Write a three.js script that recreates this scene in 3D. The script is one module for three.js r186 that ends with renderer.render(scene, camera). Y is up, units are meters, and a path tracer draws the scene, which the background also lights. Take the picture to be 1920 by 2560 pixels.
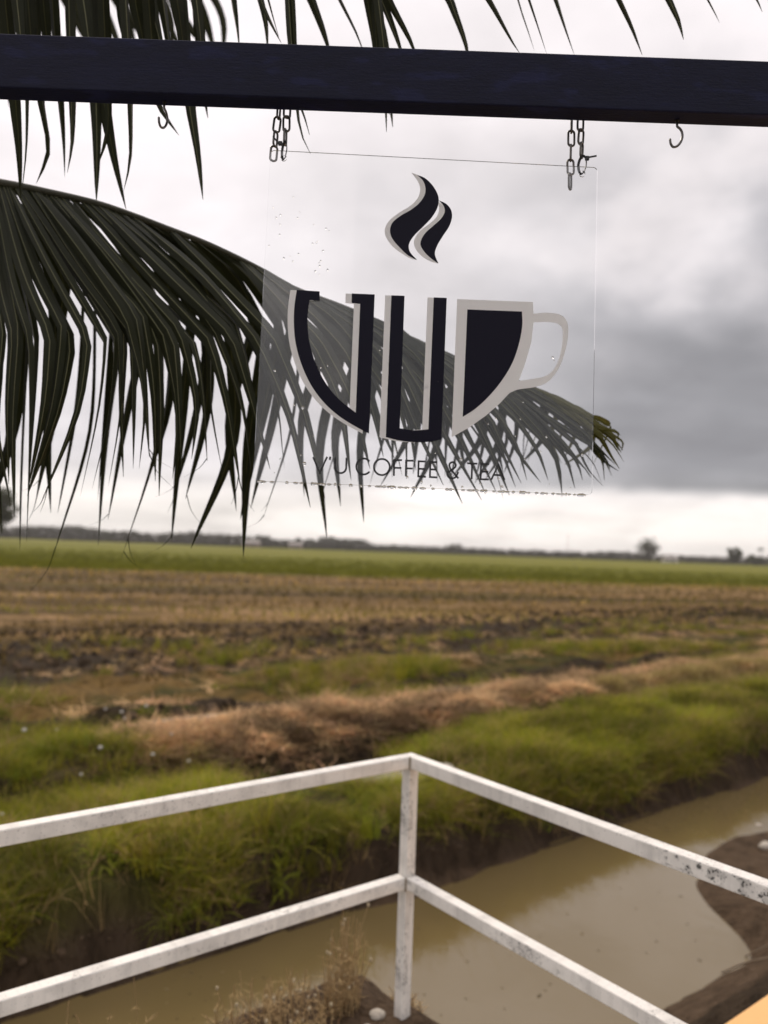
import * as THREE from 'three';
import { RoundedBoxGeometry } from 'three/addons/geometries/RoundedBoxGeometry.js';
import { mergeGeometries, toCreasedNormals } from 'three/addons/utils/BufferGeometryUtils.js';

// ---------- camera, sky, sun, exposure ----------
const scene = new THREE.Scene();
const RAD = Math.PI / 180;
const camera = new THREE.PerspectiveCamera(66.99, 768 / 1024, 0.05, 6000);
camera.position.set(0, 1.55, 0);
camera.rotation.order = 'YXZ';
camera.rotation.set(2.69 * RAD, 0, 2.07 * RAD);
camera.focus = 1.18;
camera.userData.fStop = 3.0;

const renderer = new THREE.WebGLRenderer({ antialias: true });
renderer.toneMapping = THREE.LinearToneMapping;
renderer.toneMappingExposure = 1.0;
renderer.shadowMap.enabled = true;

// seeded random and noise
function rng(seed) { let a = seed >>> 0; return () => { a = (a + 0x6D2B79F5) | 0; let t = Math.imul(a ^ (a >>> 15), 1 | a); t = (t + Math.imul(t ^ (t >>> 7), 61 | t)) ^ t; return ((t ^ (t >>> 14)) >>> 0) / 4294967296; }; }
function hash3(x, y, z) { let h = Math.imul(x, 374761393) ^ Math.imul(y, 668265263) ^ Math.imul(z, 2147483647 - 1274126177); h = Math.imul(h ^ (h >>> 13), 1274126177); h ^= h >>> 16; return (h >>> 0) / 4294967296; }
function noise3(x, y, z) {
  const X = Math.floor(x), Y = Math.floor(y), Z = Math.floor(z); let u = x - X, v = y - Y, w = z - Z;
  u = u * u * (3 - 2 * u); v = v * v * (3 - 2 * v); w = w * w * (3 - 2 * w);
  const L = (a, b, t) => a + (b - a) * t;
  return L(L(L(hash3(X, Y, Z), hash3(X + 1, Y, Z), u), L(hash3(X, Y + 1, Z), hash3(X + 1, Y + 1, Z), u), v),
    L(L(hash3(X, Y, Z + 1), hash3(X + 1, Y, Z + 1), u), L(hash3(X, Y + 1, Z + 1), hash3(X + 1, Y + 1, Z + 1), u), v), w);
}
function fbm(x, y, z, o = 5) { let s = 0, a = 0.5, t = 0; for (let i = 0; i < o; i++) { s += a * noise3(x, y, z); t += a; x = x * 2.03 + 11.3; y = y * 2.03 + 5.7; z = z * 2.03 + 3.1; a *= 0.5; } return s / t; }
const sstep = (a, b, x) => { const t = Math.min(1, Math.max(0, (x - a) / (b - a))); return t * t * (3 - 2 * t); };
const mix = (a, b, t) => a + (b - a) * t;

const SUN = new THREE.Vector3(-0.30, 0.62, -0.72).normalize();
function skyTexture() {
  const W = 2048, H = 1024, data = new Float32Array(W * H * 4);
  for (let row = 0; row < H; row++) {
    const el = ((row + 0.5) / H - 0.5) * Math.PI, y = Math.sin(el), ce = Math.cos(el), eld = el / RAD;
    for (let col = 0; col < W; col++) {
      const a = ((col + 0.5) / W - 0.5) * 2 * Math.PI, x = Math.cos(a) * ce, z = Math.sin(a) * ce;
      const i = (row * W + col) * 4;
      let L, r, g, b;
      if (eld <= 0) { L = 0.3; r = L * 0.98; g = L * 0.95; b = L * 0.88; }
      else {
        const yy = Math.max(y, 0.0) + 0.16;                      // flat cloud layer seen in perspective
        const px = x / yy, pz = z / yy;
        const az = Math.atan2(x, -z) / RAD;
        const big = fbm(px * 0.62 + 4.2, pz * 0.62 + 1.7, 0.5, 6), mid = fbm(px * 1.9 + 9.1 + big * 1.2, pz * 1.9 - 3.3, 2.5, 6), puff = fbm(x * 7 + mid, y * 11, z * 7, 6);
        L = 0.88 + 1.25 * y * y * y * y * y;
        const streak = fbm(px * 0.9 + 3 * mid, pz * 3.2 + 2 * big, 6.5, 5);
        L *= 1 + 0.50 * (big - 0.5) + 0.42 * (mid - 0.5) + 0.42 * (puff - 0.5) + 0.34 * (streak - 0.5);
        const cs = Math.max(-1, Math.min(1, x * SUN.x + y * SUN.y + z * SUN.z)), ang = Math.acos(cs) / RAD;
        L += 0.20 * Math.exp(-(ang / 26) * (ang / 26)) * (0.7 + 0.6 * mid);   // sun behind the cloud
        // a heavier grey cloud bank low on the right, ragged, with a bright gap under it
        const edge = 4.5 + 1.2 * (fbm(az * 0.09 + 3, 0.5, 7.7, 4) - 0.5);
        const wisp = fbm(az * 0.09 + 1.3, eld * 0.13 + 8.2, 3.3, 6) - 0.5;
        const bank = sstep(edge - 0.35, edge + 0.7, eld + 1.6 * wisp) * (1 - sstep(8, 27, eld + wisp * 34 + 9 * (puff - 0.5) - 0.27 * Math.max(0, Math.min(az, 45))));
        const side = Math.abs(az) < 60 ? mix(0.80, mix(0.18, 1, sstep(-4, 24, az + wisp * 34)), sstep(-60, -36, az)) : 0.80;
        L *= 1 - (0.57 + 0.25 * (puff - 0.5)) * bank * side;
        L += 0.17 * (1 - sstep(edge - 0.5, edge + 0.4, eld + 1.6 * wisp)) * (0.8 + 1.6 * (puff - 0.5));
        const grey = bank * side;
        r = L * mix(1.0, 0.965, grey); g = L * mix(0.94, 0.955, grey); b = L * mix(0.955, 1.02, grey);
        const low = 1 - sstep(2, 7, eld); r *= 1 + 0.02 * low; b *= 1 - 0.06 * low; g *= 1 + 0.015 * low;
      }
      data[i] = r; data[i + 1] = g; data[i + 2] = b; data[i + 3] = 1;
    }
  }
  const t = new THREE.DataTexture(data, W, H, THREE.RGBAFormat, THREE.FloatType);
  t.mapping = THREE.EquirectangularReflectionMapping; t.magFilter = THREE.LinearFilter; t.minFilter = THREE.LinearFilter; t.needsUpdate = true;
  return t;
}
const skyTex = skyTexture();
scene.background = skyTex; scene.environment = skyTex;

const sun = new THREE.DirectionalLight(0xfff1dc, 1.4);
sun.name = 'sun'; sun.position.copy(SUN).multiplyScalar(60); sun.castShadow = true; sun.shadow.radius = 30;
sun.shadow.camera.left = sun.shadow.camera.bottom = -30; sun.shadow.camera.right = sun.shadow.camera.top = 30; sun.shadow.camera.far = 200;
sun.shadow.mapSize.set(2048, 2048);
scene.add(sun, sun.target);

// ---------- shared helpers ----------
const used = {};
function numbered(n) { used[n] = (used[n] ?? -1) + 1; return used[n] ? n + '_' + String(used[n]).padStart(3, '0') : n; }
function mesh(name, geo, mat, parent) { const m = new THREE.Mesh(geo, mat); m.name = name; m.castShadow = m.receiveShadow = true; parent?.add(m); return m; }
function top(o, label, category, group, kind) { o.name = numbered(o.name); if (label) o.userData.label = label; if (category) o.userData.category = category; if (group) o.userData.group = group; if (kind) o.userData.kind = kind; scene.add(o); return o; }
function grp(name, x = 0, y = 0, z = 0, ry = 0) { const g = new THREE.Group(); g.name = name; g.position.set(x, y, z); g.rotation.y = ry; return g; }
const V = (a) => new THREE.Vector3(a[0], a[1], a[2]);
const lin = (r, g, b) => new THREE.Color().setRGB(r, g, b);
function dataTex(w, h, fn, srgb = true, rep = true) {
  const d = new Uint8Array(w * h * 4), enc = (v) => { v = Math.min(1, Math.max(0, v)); return Math.round(255 * (srgb ? (v <= 0.0031308 ? v * 12.92 : 1.055 * Math.pow(v, 1 / 2.4) - 0.055) : v)); };
  for (let y = 0; y < h; y++) for (let x = 0; x < w; x++) { const c = fn(x / w, y / h, x, y), i = (y * w + x) * 4; d[i] = enc(c[0]); d[i + 1] = enc(c[1]); d[i + 2] = enc(c[2]); d[i + 3] = c.length > 3 ? Math.round(255 * c[3]) : 255; }
  const t = new THREE.DataTexture(d, w, h, THREE.RGBAFormat); t.magFilter = THREE.LinearFilter; t.minFilter = THREE.LinearMipmapLinearFilter; t.generateMipmaps = true;
  t.wrapS = t.wrapT = rep ? THREE.RepeatWrapping : THREE.ClampToEdgeWrapping; if (srgb) t.colorSpace = THREE.SRGBColorSpace; t.needsUpdate = true; return t;
}
// noise that wraps round, for textures that repeat
function tile(u, v, f, seed, o = 4) {
  const a = u * 2 * Math.PI, b = v * 2 * Math.PI, k = f / (2 * Math.PI);
  const p = fbm(Math.cos(a) * k + seed, Math.sin(a) * k + Math.cos(b) * k * 0.7, Math.sin(b) * k + seed * 1.7, o);
  return p;
}

// The canal's own axes: s runs along it, n across it (away from the viewer is negative).
const TH = Math.atan2(0.617, 0.787);
const toWorld = (s, n) => [s * 0.787 + n * 0.617, s * -0.617 + n * 0.787];
const toSN = (x, z) => [x * 0.787 - z * 0.617, x * 0.617 + z * 0.787];

// ---------- ground ----------
const fieldEdge = (x) => -52.5 - 0.29 * x;                        // z where the green paddy begins
const PUDDLES = [[3.85, 4.75, -5.5, -5.0, -0.40], [6.9, 8.6, -8.1, -7.7, -0.40], [3.2, 4.3, -8.15, -7.8, -0.41], [0.9, 2.1, -7.8, -7.4, -0.42]];
const puddleAt = (s, n) => { let m = 0; for (const [a, b, c, d] of PUDDLES) { const u = (s - (a + b) / 2) / ((b - a) / 2), v = (n - (c + d) / 2) / ((d - c) / 2); m = Math.max(m, 1 - sstep(0.7, 1.25, Math.hypot(u, v) + 1.5 * (fbm(s * 4.4, n * 5, 5.1, 3) - 0.5))); } return m; };
function height(s, n) {
  const nz = fbm(s * 1.1, n * 1.1, 1.5, 4) - 0.5, fine = fbm(s * 5, n * 5, 4.5, 3) - 0.5;
  // far bank and field
  let h;
  const w = 0.14 * (fbm(s * 0.8, 2.2, 9.1, 3) - 0.5) * 2 + 0.05 * (fbm(s * 4, 7.2, 9.1, 2) - 0.5) * 2;
  const m = n + w;
  if (m < -4.25) {
    const key = [[-4.25, -0.92], [-4.31, -0.86], [-4.40, -0.66], [-4.52, -0.48], [-4.80, -0.41], [-5.1, -0.38], [-5.45, -0.43], [-5.9, -0.54], [-6.28, -0.54], [-6.46, -0.36], [-6.8, -0.30], [-7.2, -0.33], [-7.6, -0.42], [-8.1, -0.48], [-8.55, -0.70], [-9.0, -0.45], [-9.8, -0.40], [-12, -0.42], [-13, -0.47], [-14, -0.40], [-30, -0.4]];
    let k = 0; while (k < key.length - 2 && m < key[k + 1][0]) k++;
    const t = Math.min(1, (m - key[k][0]) / (key[k + 1][0] - key[k][0]));
    h = mix(key[k][1], key[k + 1][1], t * t * (3 - 2 * t));
    const rise = sstep(4.5, 7.5, s) * sstep(-5.2, -5.7, m) * (1 - sstep(-6.4, -6.9, m)); h += 0.14 * rise;
    const rough = m < -16 ? 0.10 * Math.max(0, 1 - (-16 - m) / 40) : 0.16;
    const lump = (fbm(s * 2.2 + 7, n * 2.2, 8.5, 3) - 0.5) * 0.30 * sstep(-6.1, -6.4, m) * (1 - sstep(-15, -18, m)); h += lump + (fbm(s * 4.5, n * 4.5, 18.5, 3) - 0.5) * 0.20 * sstep(-6.3, -6.5, m) * (1 - sstep(-7.6, -8.0, m));
    h += nz * rough * sstep(-4.3, -4.7, m) + fine * 0.05 * sstep(-4.27, -4.5, m) * (m < -25 ? 0 : 1);
  } else {
    // canal bed and near bank
    const out = s < 1.75 ? 0 : sstep(1.75, 2.25, s);              // the mound at the railing corner ends here
    const bulge = sstep(4.85, 5.75, s + 0.25 * nz) * mix(0.85, 1.12, sstep(5.6, 6.6, s)) * (1 - 0.22 * sstep(6.8, 8.5, s));
    const e = mix(-2.72, -2.42, out) - bulge + 0.05 * nz * 2 + 0.16 * (fbm(s * 3.2, 4.4, 2.2, 3) - 0.5) * out;     // near water edge
    if (n > e) {
      const d = n - e;
      const soft = bulge > 0.05 ? mix(0.75, 0.22, sstep(0, 0.9, bulge)) : 0.75;
      h = -0.91 + d * soft + 0.03 * nz * sstep(0, 0.2, d);
      h = Math.min(h, mix(-0.02, -0.42, out) + 0.08 * nz + 0.02 * fine);
      if (out < 1) h = mix(Math.min(0.0 + 0.05 * nz + 0.05 * fine, -0.91 + d * 2.3), h, out);
      h += (fine * 0.06 + 0.10 * (fbm(s * 2.6, n * 2.6, 3.5, 4) - 0.5) + 0.05 * (fbm(s * 9, n * 9, 3.5, 3) - 0.5)) * sstep(0.0, 0.3, d);
      if (n > -1.9) h = Math.min(h, mix(-0.2, -0.45, out));
    } else h = -0.91 - Math.min(0.45, (e - n) * 0.5, (n + 4.25) * 0.9 + 0.01) ;
  }
  if (n < -4.95 && n > -8.7 && s > 0 && s < 11) { const m = puddleAt(s, n); if (m > 0) h = mix(h, n > -6 ? -0.43 : -0.455, m); }
  return h;
}
function zone(s, n, x, z) {                                        // colour of the bare ground, linear; two dark strips in it are painted shade
  const big = fbm(s * 0.35 + 3, n * 0.9 + 8, 2.2, 4), sm = fbm(s * 2.5, n * 2.5, 6.6, 4), q = z + 0.29 * x, strip = fbm(x * 0.07 + 1, q * 0.75, 1.1, 4);
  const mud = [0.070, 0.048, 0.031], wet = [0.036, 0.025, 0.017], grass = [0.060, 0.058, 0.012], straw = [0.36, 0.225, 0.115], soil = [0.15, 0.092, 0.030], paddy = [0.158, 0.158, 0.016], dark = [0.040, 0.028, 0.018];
  const L = (a, b, t) => [mix(a[0], b[0], t), mix(a[1], b[1], t), mix(a[2], b[2], t)];
  let c;
  if (n > -4.25) c = L(L(mud, [0.10, 0.068, 0.045], sm), dark, s > 2.1 ? sstep(-1.98, -1.88, n + 0.08 * (sm - 0.5)) : 0);  // dark strip along the terrace: shade of the gap put into the colour
  else if (n > -4.55) c = L(L(mud, wet, sm), grass, sstep(-4.4, -4.6, n + 0.2 * (sm - 0.5)));
  else if (n > -6.45) c = L(L(grass, wet, sstep(0.46, 0.62, sm)), wet, s < 6.5 ? sstep(-5.7, -5.95, n) * 0.9 : 0);  // last mix paints the shaded near foot of the straw ridge in the wet tone
  else if (n > -7.75) c = L(straw, L(mud, grass, 0.3), sstep(0.55, 0.7, mix(big, sm, 0.5)) + sstep(3.6, 2.4, s) * 0.95);
  else if (n > -9.1) c = L(dark, grass, sstep(0.52, 0.68, sm));
  else if (n > -11.0) c = L(L(grass, dark, 0.3), soil, sstep(0.38, 0.56, mix(big, sm, 0.4)));
  else if (n > -15) c = L(dark, soil, sstep(0.47, 0.66, mix(big, sm, 0.5)));
  else c = L(L(soil, dark, 0.5 * sstep(0.55, 0.4, strip)), straw, sstep(0.45, 0.66, mix(strip, sm, 0.35)) * 0.8);
  if (n < -14) {
    c = L(c, [0.13, 0.10, 0.022], sstep(0.5, 0.66, fbm(x * 0.05 + 9, q * 0.2, 3.3, 3)) * 0.6);
    const e = fieldEdge(x) + 5 * (fbm(x * 0.05, 1.1, 5.5, 3) - 0.5), g = sstep(e + 1.5, e - 1.5, z);
    const far = fbm(x * 0.012, z * 0.025, 8.8, 3);
    c = L(c, L(paddy, [0.22, 0.205, 0.04], sstep(0.45, 0.7, far) * 0.6), g);
  }
  return c;
}
const MAT = {};
{
  const t = dataTex(512, 512, (u, v) => { const a = tile(u, v, 26, 3, 4), b = tile(u, v, 90, 11, 3); const k = 0.40 + 0.95 * a + 0.5 * (b - 0.5); return [k, k * 0.985, k * 0.95]; });
  const bmp = dataTex(512, 512, (u, v) => { const k = 0.5 * tile(u, v, 40, 6, 4) + 0.5 * tile(u, v, 120, 2, 3); return [k, k, k]; }, false);
  MAT.ground = new THREE.MeshPhysicalMaterial({ vertexColors: true, map: t, bumpMap: bmp, bumpScale: 0.04, roughness: 0.9, specularIntensity: 0.12 });
  const axis = (dense0, dense1, step, far0, far1, g) => { const a = []; let x = dense0, d = step; while (x > far0) { d *= g; x -= d; a.unshift(Math.max(x, far0)); } for (x = dense0; x < dense1; x += step) a.push(x); d = step; a.push(x = dense1); while (x < far1) { d *= g; x += d; a.push(Math.min(x, far1)); } return a; };
  const S = axis(-3, 12, 0.055, -2500, 2500, 1.075), N = axis(-10, -1.6, 0.045, -3000, 500, 1.06);
  const pos = [], uv = [], col = [], idx = [];
  for (let j = 0; j < N.length; j++) for (let i = 0; i < S.length; i++) {
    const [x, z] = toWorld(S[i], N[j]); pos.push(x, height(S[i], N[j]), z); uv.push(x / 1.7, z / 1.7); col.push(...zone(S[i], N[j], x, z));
  }
  const w = S.length;
  for (let j = 0; j < N.length - 1; j++) for (let i = 0; i < w - 1; i++) { const a = j * w + i; idx.push(a, a + w, a + 1, a + 1, a + w, a + w + 1); }
  const g = new THREE.BufferGeometry(); g.setAttribute('position', new THREE.Float32BufferAttribute(pos, 3)); g.setAttribute('uv', new THREE.Float32BufferAttribute(uv, 2)); g.setAttribute('color', new THREE.Float32BufferAttribute(col, 3)); g.setIndex(idx); g.computeVertexNormals();
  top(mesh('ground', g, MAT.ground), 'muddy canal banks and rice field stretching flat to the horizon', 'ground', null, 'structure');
  console.log('ground', S.length, N.length);
}
// water of the canal, a little ruffled
{
  const bmp = dataTex(512, 512, (u, v) => { const k = tile(u, v, 10, 4, 3); return [k, k, k]; }, false); bmp.repeat.set(0.6, 0.6);
  MAT.water = new THREE.MeshPhysicalMaterial({ color: lin(0.150, 0.108, 0.045), roughness: 0.04, ior: 1.7, bumpMap: bmp, bumpScale: 0.0016 });
  const g = new THREE.BufferGeometry(), p = [], uv = [];
  for (const [s, n] of [[-40, -1.2], [60, -1.2], [60, -4.6], [-40, -4.6]]) { const [x, z] = toWorld(s, n); p.push(x, -0.9, z); uv.push(x, z); }
  g.setAttribute('position', new THREE.Float32BufferAttribute(p, 3)); g.setAttribute('uv', new THREE.Float32BufferAttribute(uv, 2)); g.setIndex([0, 1, 2, 0, 2, 3]); g.computeVertexNormals();
  top(mesh('canal_water', g, MAT.water), 'still brown water of the irrigation canal below the railing', 'canal', null, 'structure');
  const pud = (s0, s1, n0, n1, y, label) => {
    const sh = [], c = [(s0 + s1) / 2, (n0 + n1) / 2], pp = [], ii = []; const [cx, cz] = toWorld(c[0], c[1]); pp.push(cx, y, cz);
    for (let k = 0; k < 28; k++) { const a = k / 28 * 2 * Math.PI, r = 0.75 + 0.5 * fbm(Math.cos(a) * 1.6 + s0, Math.sin(a) * 1.6 + n0, 1, 3); const [x, z] = toWorld(c[0] + Math.cos(a) * r * (s1 - s0) / 2, c[1] + Math.sin(a) * r * (n1 - n0) / 2); pp.push(x, y, z); ii.push(0, 1 + k, 1 + (k + 1) % 28); }
    const q = new THREE.BufferGeometry(); q.setAttribute('position', new THREE.Float32BufferAttribute(pp, 3)); q.setAttribute('uv', new THREE.Float32BufferAttribute(pp.flatMap((v, i) => i % 3 === 1 ? [] : [v]), 2)); q.setIndex(ii.reverse()); q.computeVertexNormals();
    top(mesh('puddle', q, MAT.water), label, 'puddle', null, 'structure');
  };
  const told = ['pale puddle behind the grassy bank, left of the railing post', 'long pale puddle beyond the straw ridge at mid width', 'small pale puddle beyond the straw ridge on the left', 'narrow pale puddle among the grass at the left end of the ridge'];
  PUDDLES.forEach(([a, b, c, d, y], i) => pud(a - 0.2, b + 0.2, c - 0.08, d + 0.08, y, told[i]));
}

// ---------- vegetation as masses ----------
function bladeTuft(R, count, hgt, spread, wid, lean, seg = 3) {
  const pos = [], idx = [], nor = [];
  for (let k = 0; k < count; k++) {
    const a = R() * 6.283, d = Math.sqrt(R()) * spread, bx = Math.cos(a) * d, bz = Math.sin(a) * d, h = hgt * (0.55 + 0.6 * R());
    const la = R() * 6.283, l = lean * (0.3 + R()), w = wid * (0.6 + 0.7 * R()), fx = Math.cos(la + 1.57), fz = Math.sin(la + 1.57), base = pos.length / 3;
    for (let i = 0; i <= seg; i++) {
      const t = i / seg, c = l * t * t * h, y = h * (t - 0.35 * l * t * t * t), ww = w * (1 - t * 0.9) * 0.5;
      const x = bx + Math.cos(la) * c, z = bz + Math.sin(la) * c;
      pos.push(x - fx * ww, y, z - fz * ww, x + fx * ww, y, z + fz * ww);
      const nx = -Math.cos(la) * 0.5, nz = -Math.sin(la) * 0.5; nor.push(nx, 0.86, nz, nx, 0.86, nz);
      if (i < seg) { const b = base + i * 2; idx.push(b, b + 1, b + 2, b + 1, b + 3, b + 2); }
    }
  }
  const g = new THREE.BufferGeometry(); g.setAttribute('position', new THREE.Float32BufferAttribute(pos, 3)); g.setIndex(idx); g.computeVertexNormals(); return g;
}
const leafMat = (c, tr = 0.35) => new THREE.MeshPhysicalMaterial({ color: c, roughness: 0.95, specularIntensity: 0.1, transmission: tr, thickness: 0, side: THREE.DoubleSide });
const M4 = new THREE.Matrix4(), Q = new THREE.Quaternion(), UPV = new THREE.Vector3(0, 1, 0), EU = new THREE.Euler();
function scatter(name, label, category, geo, mat, list) {           // list: [x,y,z,scale,scaleY,[r,g,b],tilt]
  const im = new THREE.InstancedMesh(geo, mat, list.length), R = rng(name.length * 77 + list.length), c = new THREE.Color();
  list.forEach((e, i) => {
    EU.set((R() - 0.5) * (e[6] ?? 0.2), R() * 6.283, (R() - 0.5) * (e[6] ?? 0.2)); Q.setFromEuler(EU);
    M4.compose(new THREE.Vector3(e[0], e[1], e[2]), Q, new THREE.Vector3(e[3], e[4], e[3])); im.setMatrixAt(i, M4); im.setColorAt(i, c.setRGB(...e[5]));
  });
  im.name = name; im.castShadow = im.receiveShadow = true; top(im, label, category, null, 'stuff'); console.log(name, list.length); return im;
}
const inView = (x, z, m = 1) => z < -1.5 && Math.abs(x) < -z * 0.55 + m;
{
  const R = rng(21), list = [], edgeList = [], g = bladeTuft(R, 20, 0.27, 0.075, 0.0065, 0.9);
  const put = (s, n, l, sc, sy, col, tilt) => { if (n < -4.95 && n > -8.7 && puddleAt(s, n) > 0.6) return; if (n < -4.62 && n > -5.9 && s > 2.8 && s < 5.0) sy *= mix(1, 0.36, sstep(2.8, 3.3, s) * sstep(5.0, 4.5, s)); const [x, z] = toWorld(s, n); if (inView(x, z, 0.8)) l.push([x, height(s, n) - 0.01, z, sc, sy, col, tilt]); };
  const green = () => { const v = 0.55 + 0.75 * R(), y = R(); return [v * mix(0.155, 0.33, y), v * mix(0.195, 0.285, y), v * mix(0.016, 0.026, y)]; };
  const dry = () => { const v = 0.6 + 0.7 * R(); return [v * 0.36, v * 0.25, v * 0.11]; };
  for (let k = 0; k < 15000; k++) {                                 // the grassy bank of the canal
    const s = -2 + 16 * R(), n = -4.4 - 1.75 * Math.pow(R(), 0.9), p = fbm(s * 1.2, n * 1.2, 3.1, 3);
    if (p > (n < -5.2 ? 0.55 : 0.62)) continue; if (n < -5.75 && s > 2.6 && s < 6.5 && R() < 0.8) continue; if (n > -4.55 && R() < 0.5) continue;
    const tall = 0.40 + 0.85 * p;
    const pc = fbm(s * 1.3 + 9, n * 2.1, 44.2, 3), gcol = R() < 0.05 + 0.3 * sstep(0.52, 0.68, pc) ? dry() : green(), pv = 0.6 + 0.85 * sstep(0.32, 0.62, fbm(s * 2.4, n * 3, 54.2, 3));
    put(s, n, list, 0.8 + 0.5 * R(), tall * (0.65 + 0.7 * R() * (R() < 0.08 ? 1.5 : 1)), [gcol[0] * pv, gcol[1] * pv, gcol[2] * pv], 0.5);
  }
  for (let k = 0; k < 7600; k++) {                                  // right: taller grass behind the crest; left: grass up to the ditch
    const right = R() < 0.55, s = right ? 5 + 13 * R() : -3.5 + 6.6 * R(), n = right ? -5.2 - 1.0 * R() : -5.5 - 2.8 * R();
    if (fbm(s, n, 6.1, 3) > (right ? 0.56 : 0.52)) continue; put(s, n, list, 0.9 + 0.5 * R(), (right ? 0.8 : 0.8) * (0.5 + 0.7 * R()), R() < 0.2 ? dry() : green(), 0.5);
  }
  for (let k = 0; k < 15000; k++) {                                 // sparse green over the near field
    const s = -8 + 44 * R(), n = -7.8 - 7 * R() * R(); if (fbm(s * 0.5 + 4, n * 1.1, 6.1, 3) > 0.49 - (n < -11 ? 0.09 : 0)) continue;
    if (n > -9.0 && n < -8.1 && R() < 0.9) continue;
    const gc = green(), q = fbm(s * 0.5 + 4, n * 1.1, 6.1, 3), up = 0.7 + 1.2 * sstep(0.5, 0.34, q); put(s, n, list, 0.9 + 0.6 * R(), up * (0.35 + 0.4 * R()), R() < 0.3 ? dry() : gc, 0.6);
  }
  for (let k = 0; k < 2600; k++) {                                  // blades that hang over the cut face of the bank
    const s = -2 + 16 * R(), n = -4.42 - 0.22 * R(); if (fbm(s * 2, 3, 8.8, 2) < 0.42) continue; put(s, n, list, 1.0, 0.75 + 0.4 * R(), R() < 0.25 ? dry() : green(), 1.7);
  }
  // broad weeds and dead stalks among the grass
  const wl = [], dl = [], gw = bladeTuft(rng(61), 9, 0.10, 0.06, 0.020, 1.2, 3), gd = bladeTuft(rng(62), 5, 0.42, 0.05, 0.005, 0.6, 3);
  for (let k = 0; k < 2600; k++) { const s = -3 + 20 * R(), n = -4.45 - (R() < 0.7 ? 1.6 : 4.5) * R(); if (fbm(s * 1.7, n * 1.7, 71, 3) > 0.47) continue; const g2 = green(); put(s, n, wl, 0.7 + 0.8 * R(), 0.7 + 0.7 * R(), [g2[0] * 0.8, g2[1] * 0.95, g2[2]], 0.6); }
  for (let k = 0; k < 1300; k++) { const s = -3 + 20 * R(), n = -4.35 - 3.5 * R() * R(); put(s, n, dl, 0.8 + 0.6 * R(), 0.5 + 0.6 * R(), dry(), 1.2); }
  MAT.blade = leafMat(lin(1, 1, 1), 0.38);
  scatter('grass', 'green grass covering the far bank of the canal', 'grass', g, MAT.blade, list);

  scatter('broad_weeds', 'broad-leaved green weeds dotted through the bank grass', 'weeds', gw, MAT.blade, wl);
  scatter('dead_stalks', 'thin dead stalks standing in the bank grass', 'stalks', gd, MAT.blade, dl);

  // straw and cut stalks lying about
  const gs = bladeTuft(rng(5), 26, 0.17, 0.15, 0.012, 1.1, 2), sl = [];
  for (let k = 0; k < 34000; k++) {
    const ridge = R() < 0.65, s = ridge ? 2.7 + 24 * Math.pow(R(), 1.3) : -6 + 36 * R(), n = ridge ? -7.0 + 0.72 * (R() + R() - 1) : -6.2 - 9 * R() * R();
    if (ridge && fbm(s * 0.8, n * 1.4, 2.4, 3) > 0.66) continue; if (!ridge && (fbm(s * 0.6, n * 1.6, 12.4, 3) > 0.47 || (s < 3 && n > -8) || (n > -9.0 && n < -8.1))) continue;
    const cl = fbm(s * 1.6, n * 2.2, 22.4, 3), v = (0.5 + 0.7 * R()) * (0.4 + 1.2 * sstep(0.36, 0.6, fbm(s * 3.2, n * 4, 32.4, 3))); put(s, n, sl, 0.7 + 0.7 * R(), (0.18 + 0.36 * R() * R()) * (0.5 + 0.9 * cl), [v * 0.52, v * mix(0.32, 0.38, R()), v * 0.19], 0.9);
  }
  for (let k = 0; k < 900; k++) { const s = 9 + 9 * R(), n = -6.3 + 0.7 * (R() - 0.5); const v = 0.8 + 0.6 * R(); put(s, n, sl, 1.1, 0.9 + 0.5 * R(), [v * 0.36, v * 0.28, v * 0.11], 0.7); }
  scatter('straw', 'brown cut straw heaped in a ridge and strewn over the field', 'straw', gs, MAT.blade, sl);

  // clods of soil, in the ditch, on the broken ground and along the mud banks
  const gc0 = new THREE.IcosahedronGeometry(0.05, 1); { const p = gc0.attributes.position; for (let i = 0; i < p.count; i++) { const k = 0.6 + 0.8 * hash3(Math.round(p.getX(i) * 400), Math.round(p.getY(i) * 400), Math.round(p.getZ(i) * 400)); p.setXYZ(i, p.getX(i) * k, p.getY(i) * k * 0.7, p.getZ(i) * k); } gc0.computeVertexNormals(); }
  const cd = [];
  for (let k = 0; k < 9000; k++) {
    const t = R(), s = t < 0.72 ? -8 + 40 * R() : t < 0.86 ? -2 + 14 * R() : 2 + 8 * R(), n = t < 0.25 ? -8.5 + 0.8 * (R() - 0.5) : t < 0.72 ? -11.5 - 5.5 * R() : t < 0.86 ? -4.29 - 0.2 * R() : -1.9 - 1.8 * R();
    const hh = height(s, n); if (hh < -0.89) continue; const b = t > 0.72 ? 1.0 + 0.7 * R() : R() < 0.12 ? 2.6 : 0.5 + 0.9 * R(), z = (t > 0.72 ? 0.12 + 0.5 * R() * R() * R() : 0.5 + 1.3 * R() * R()); const [x, zz] = toWorld(s, n); if (inView(x, zz, 0.8)) cd.push([x, hh - (t > 0.72 ? 0.008 : 0), zz, z, z * (t > 0.72 ? 0.7 : 1), [b * 0.062, b * 0.043, b * 0.028], 2]);
  }
  scatter('soil_clods', 'dark clods of earth on the ditch, the banks and the broken ground', 'soil', gc0, new THREE.MeshPhysicalMaterial({ color: 0xffffff, roughness: 0.95, specularIntensity: 0.1 }), cd);

  // rows of rice stubble
  const gt = bladeTuft(rng(9), 9, 0.22, 0.05, 0.010, 0.45, 2), st = [];
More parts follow.
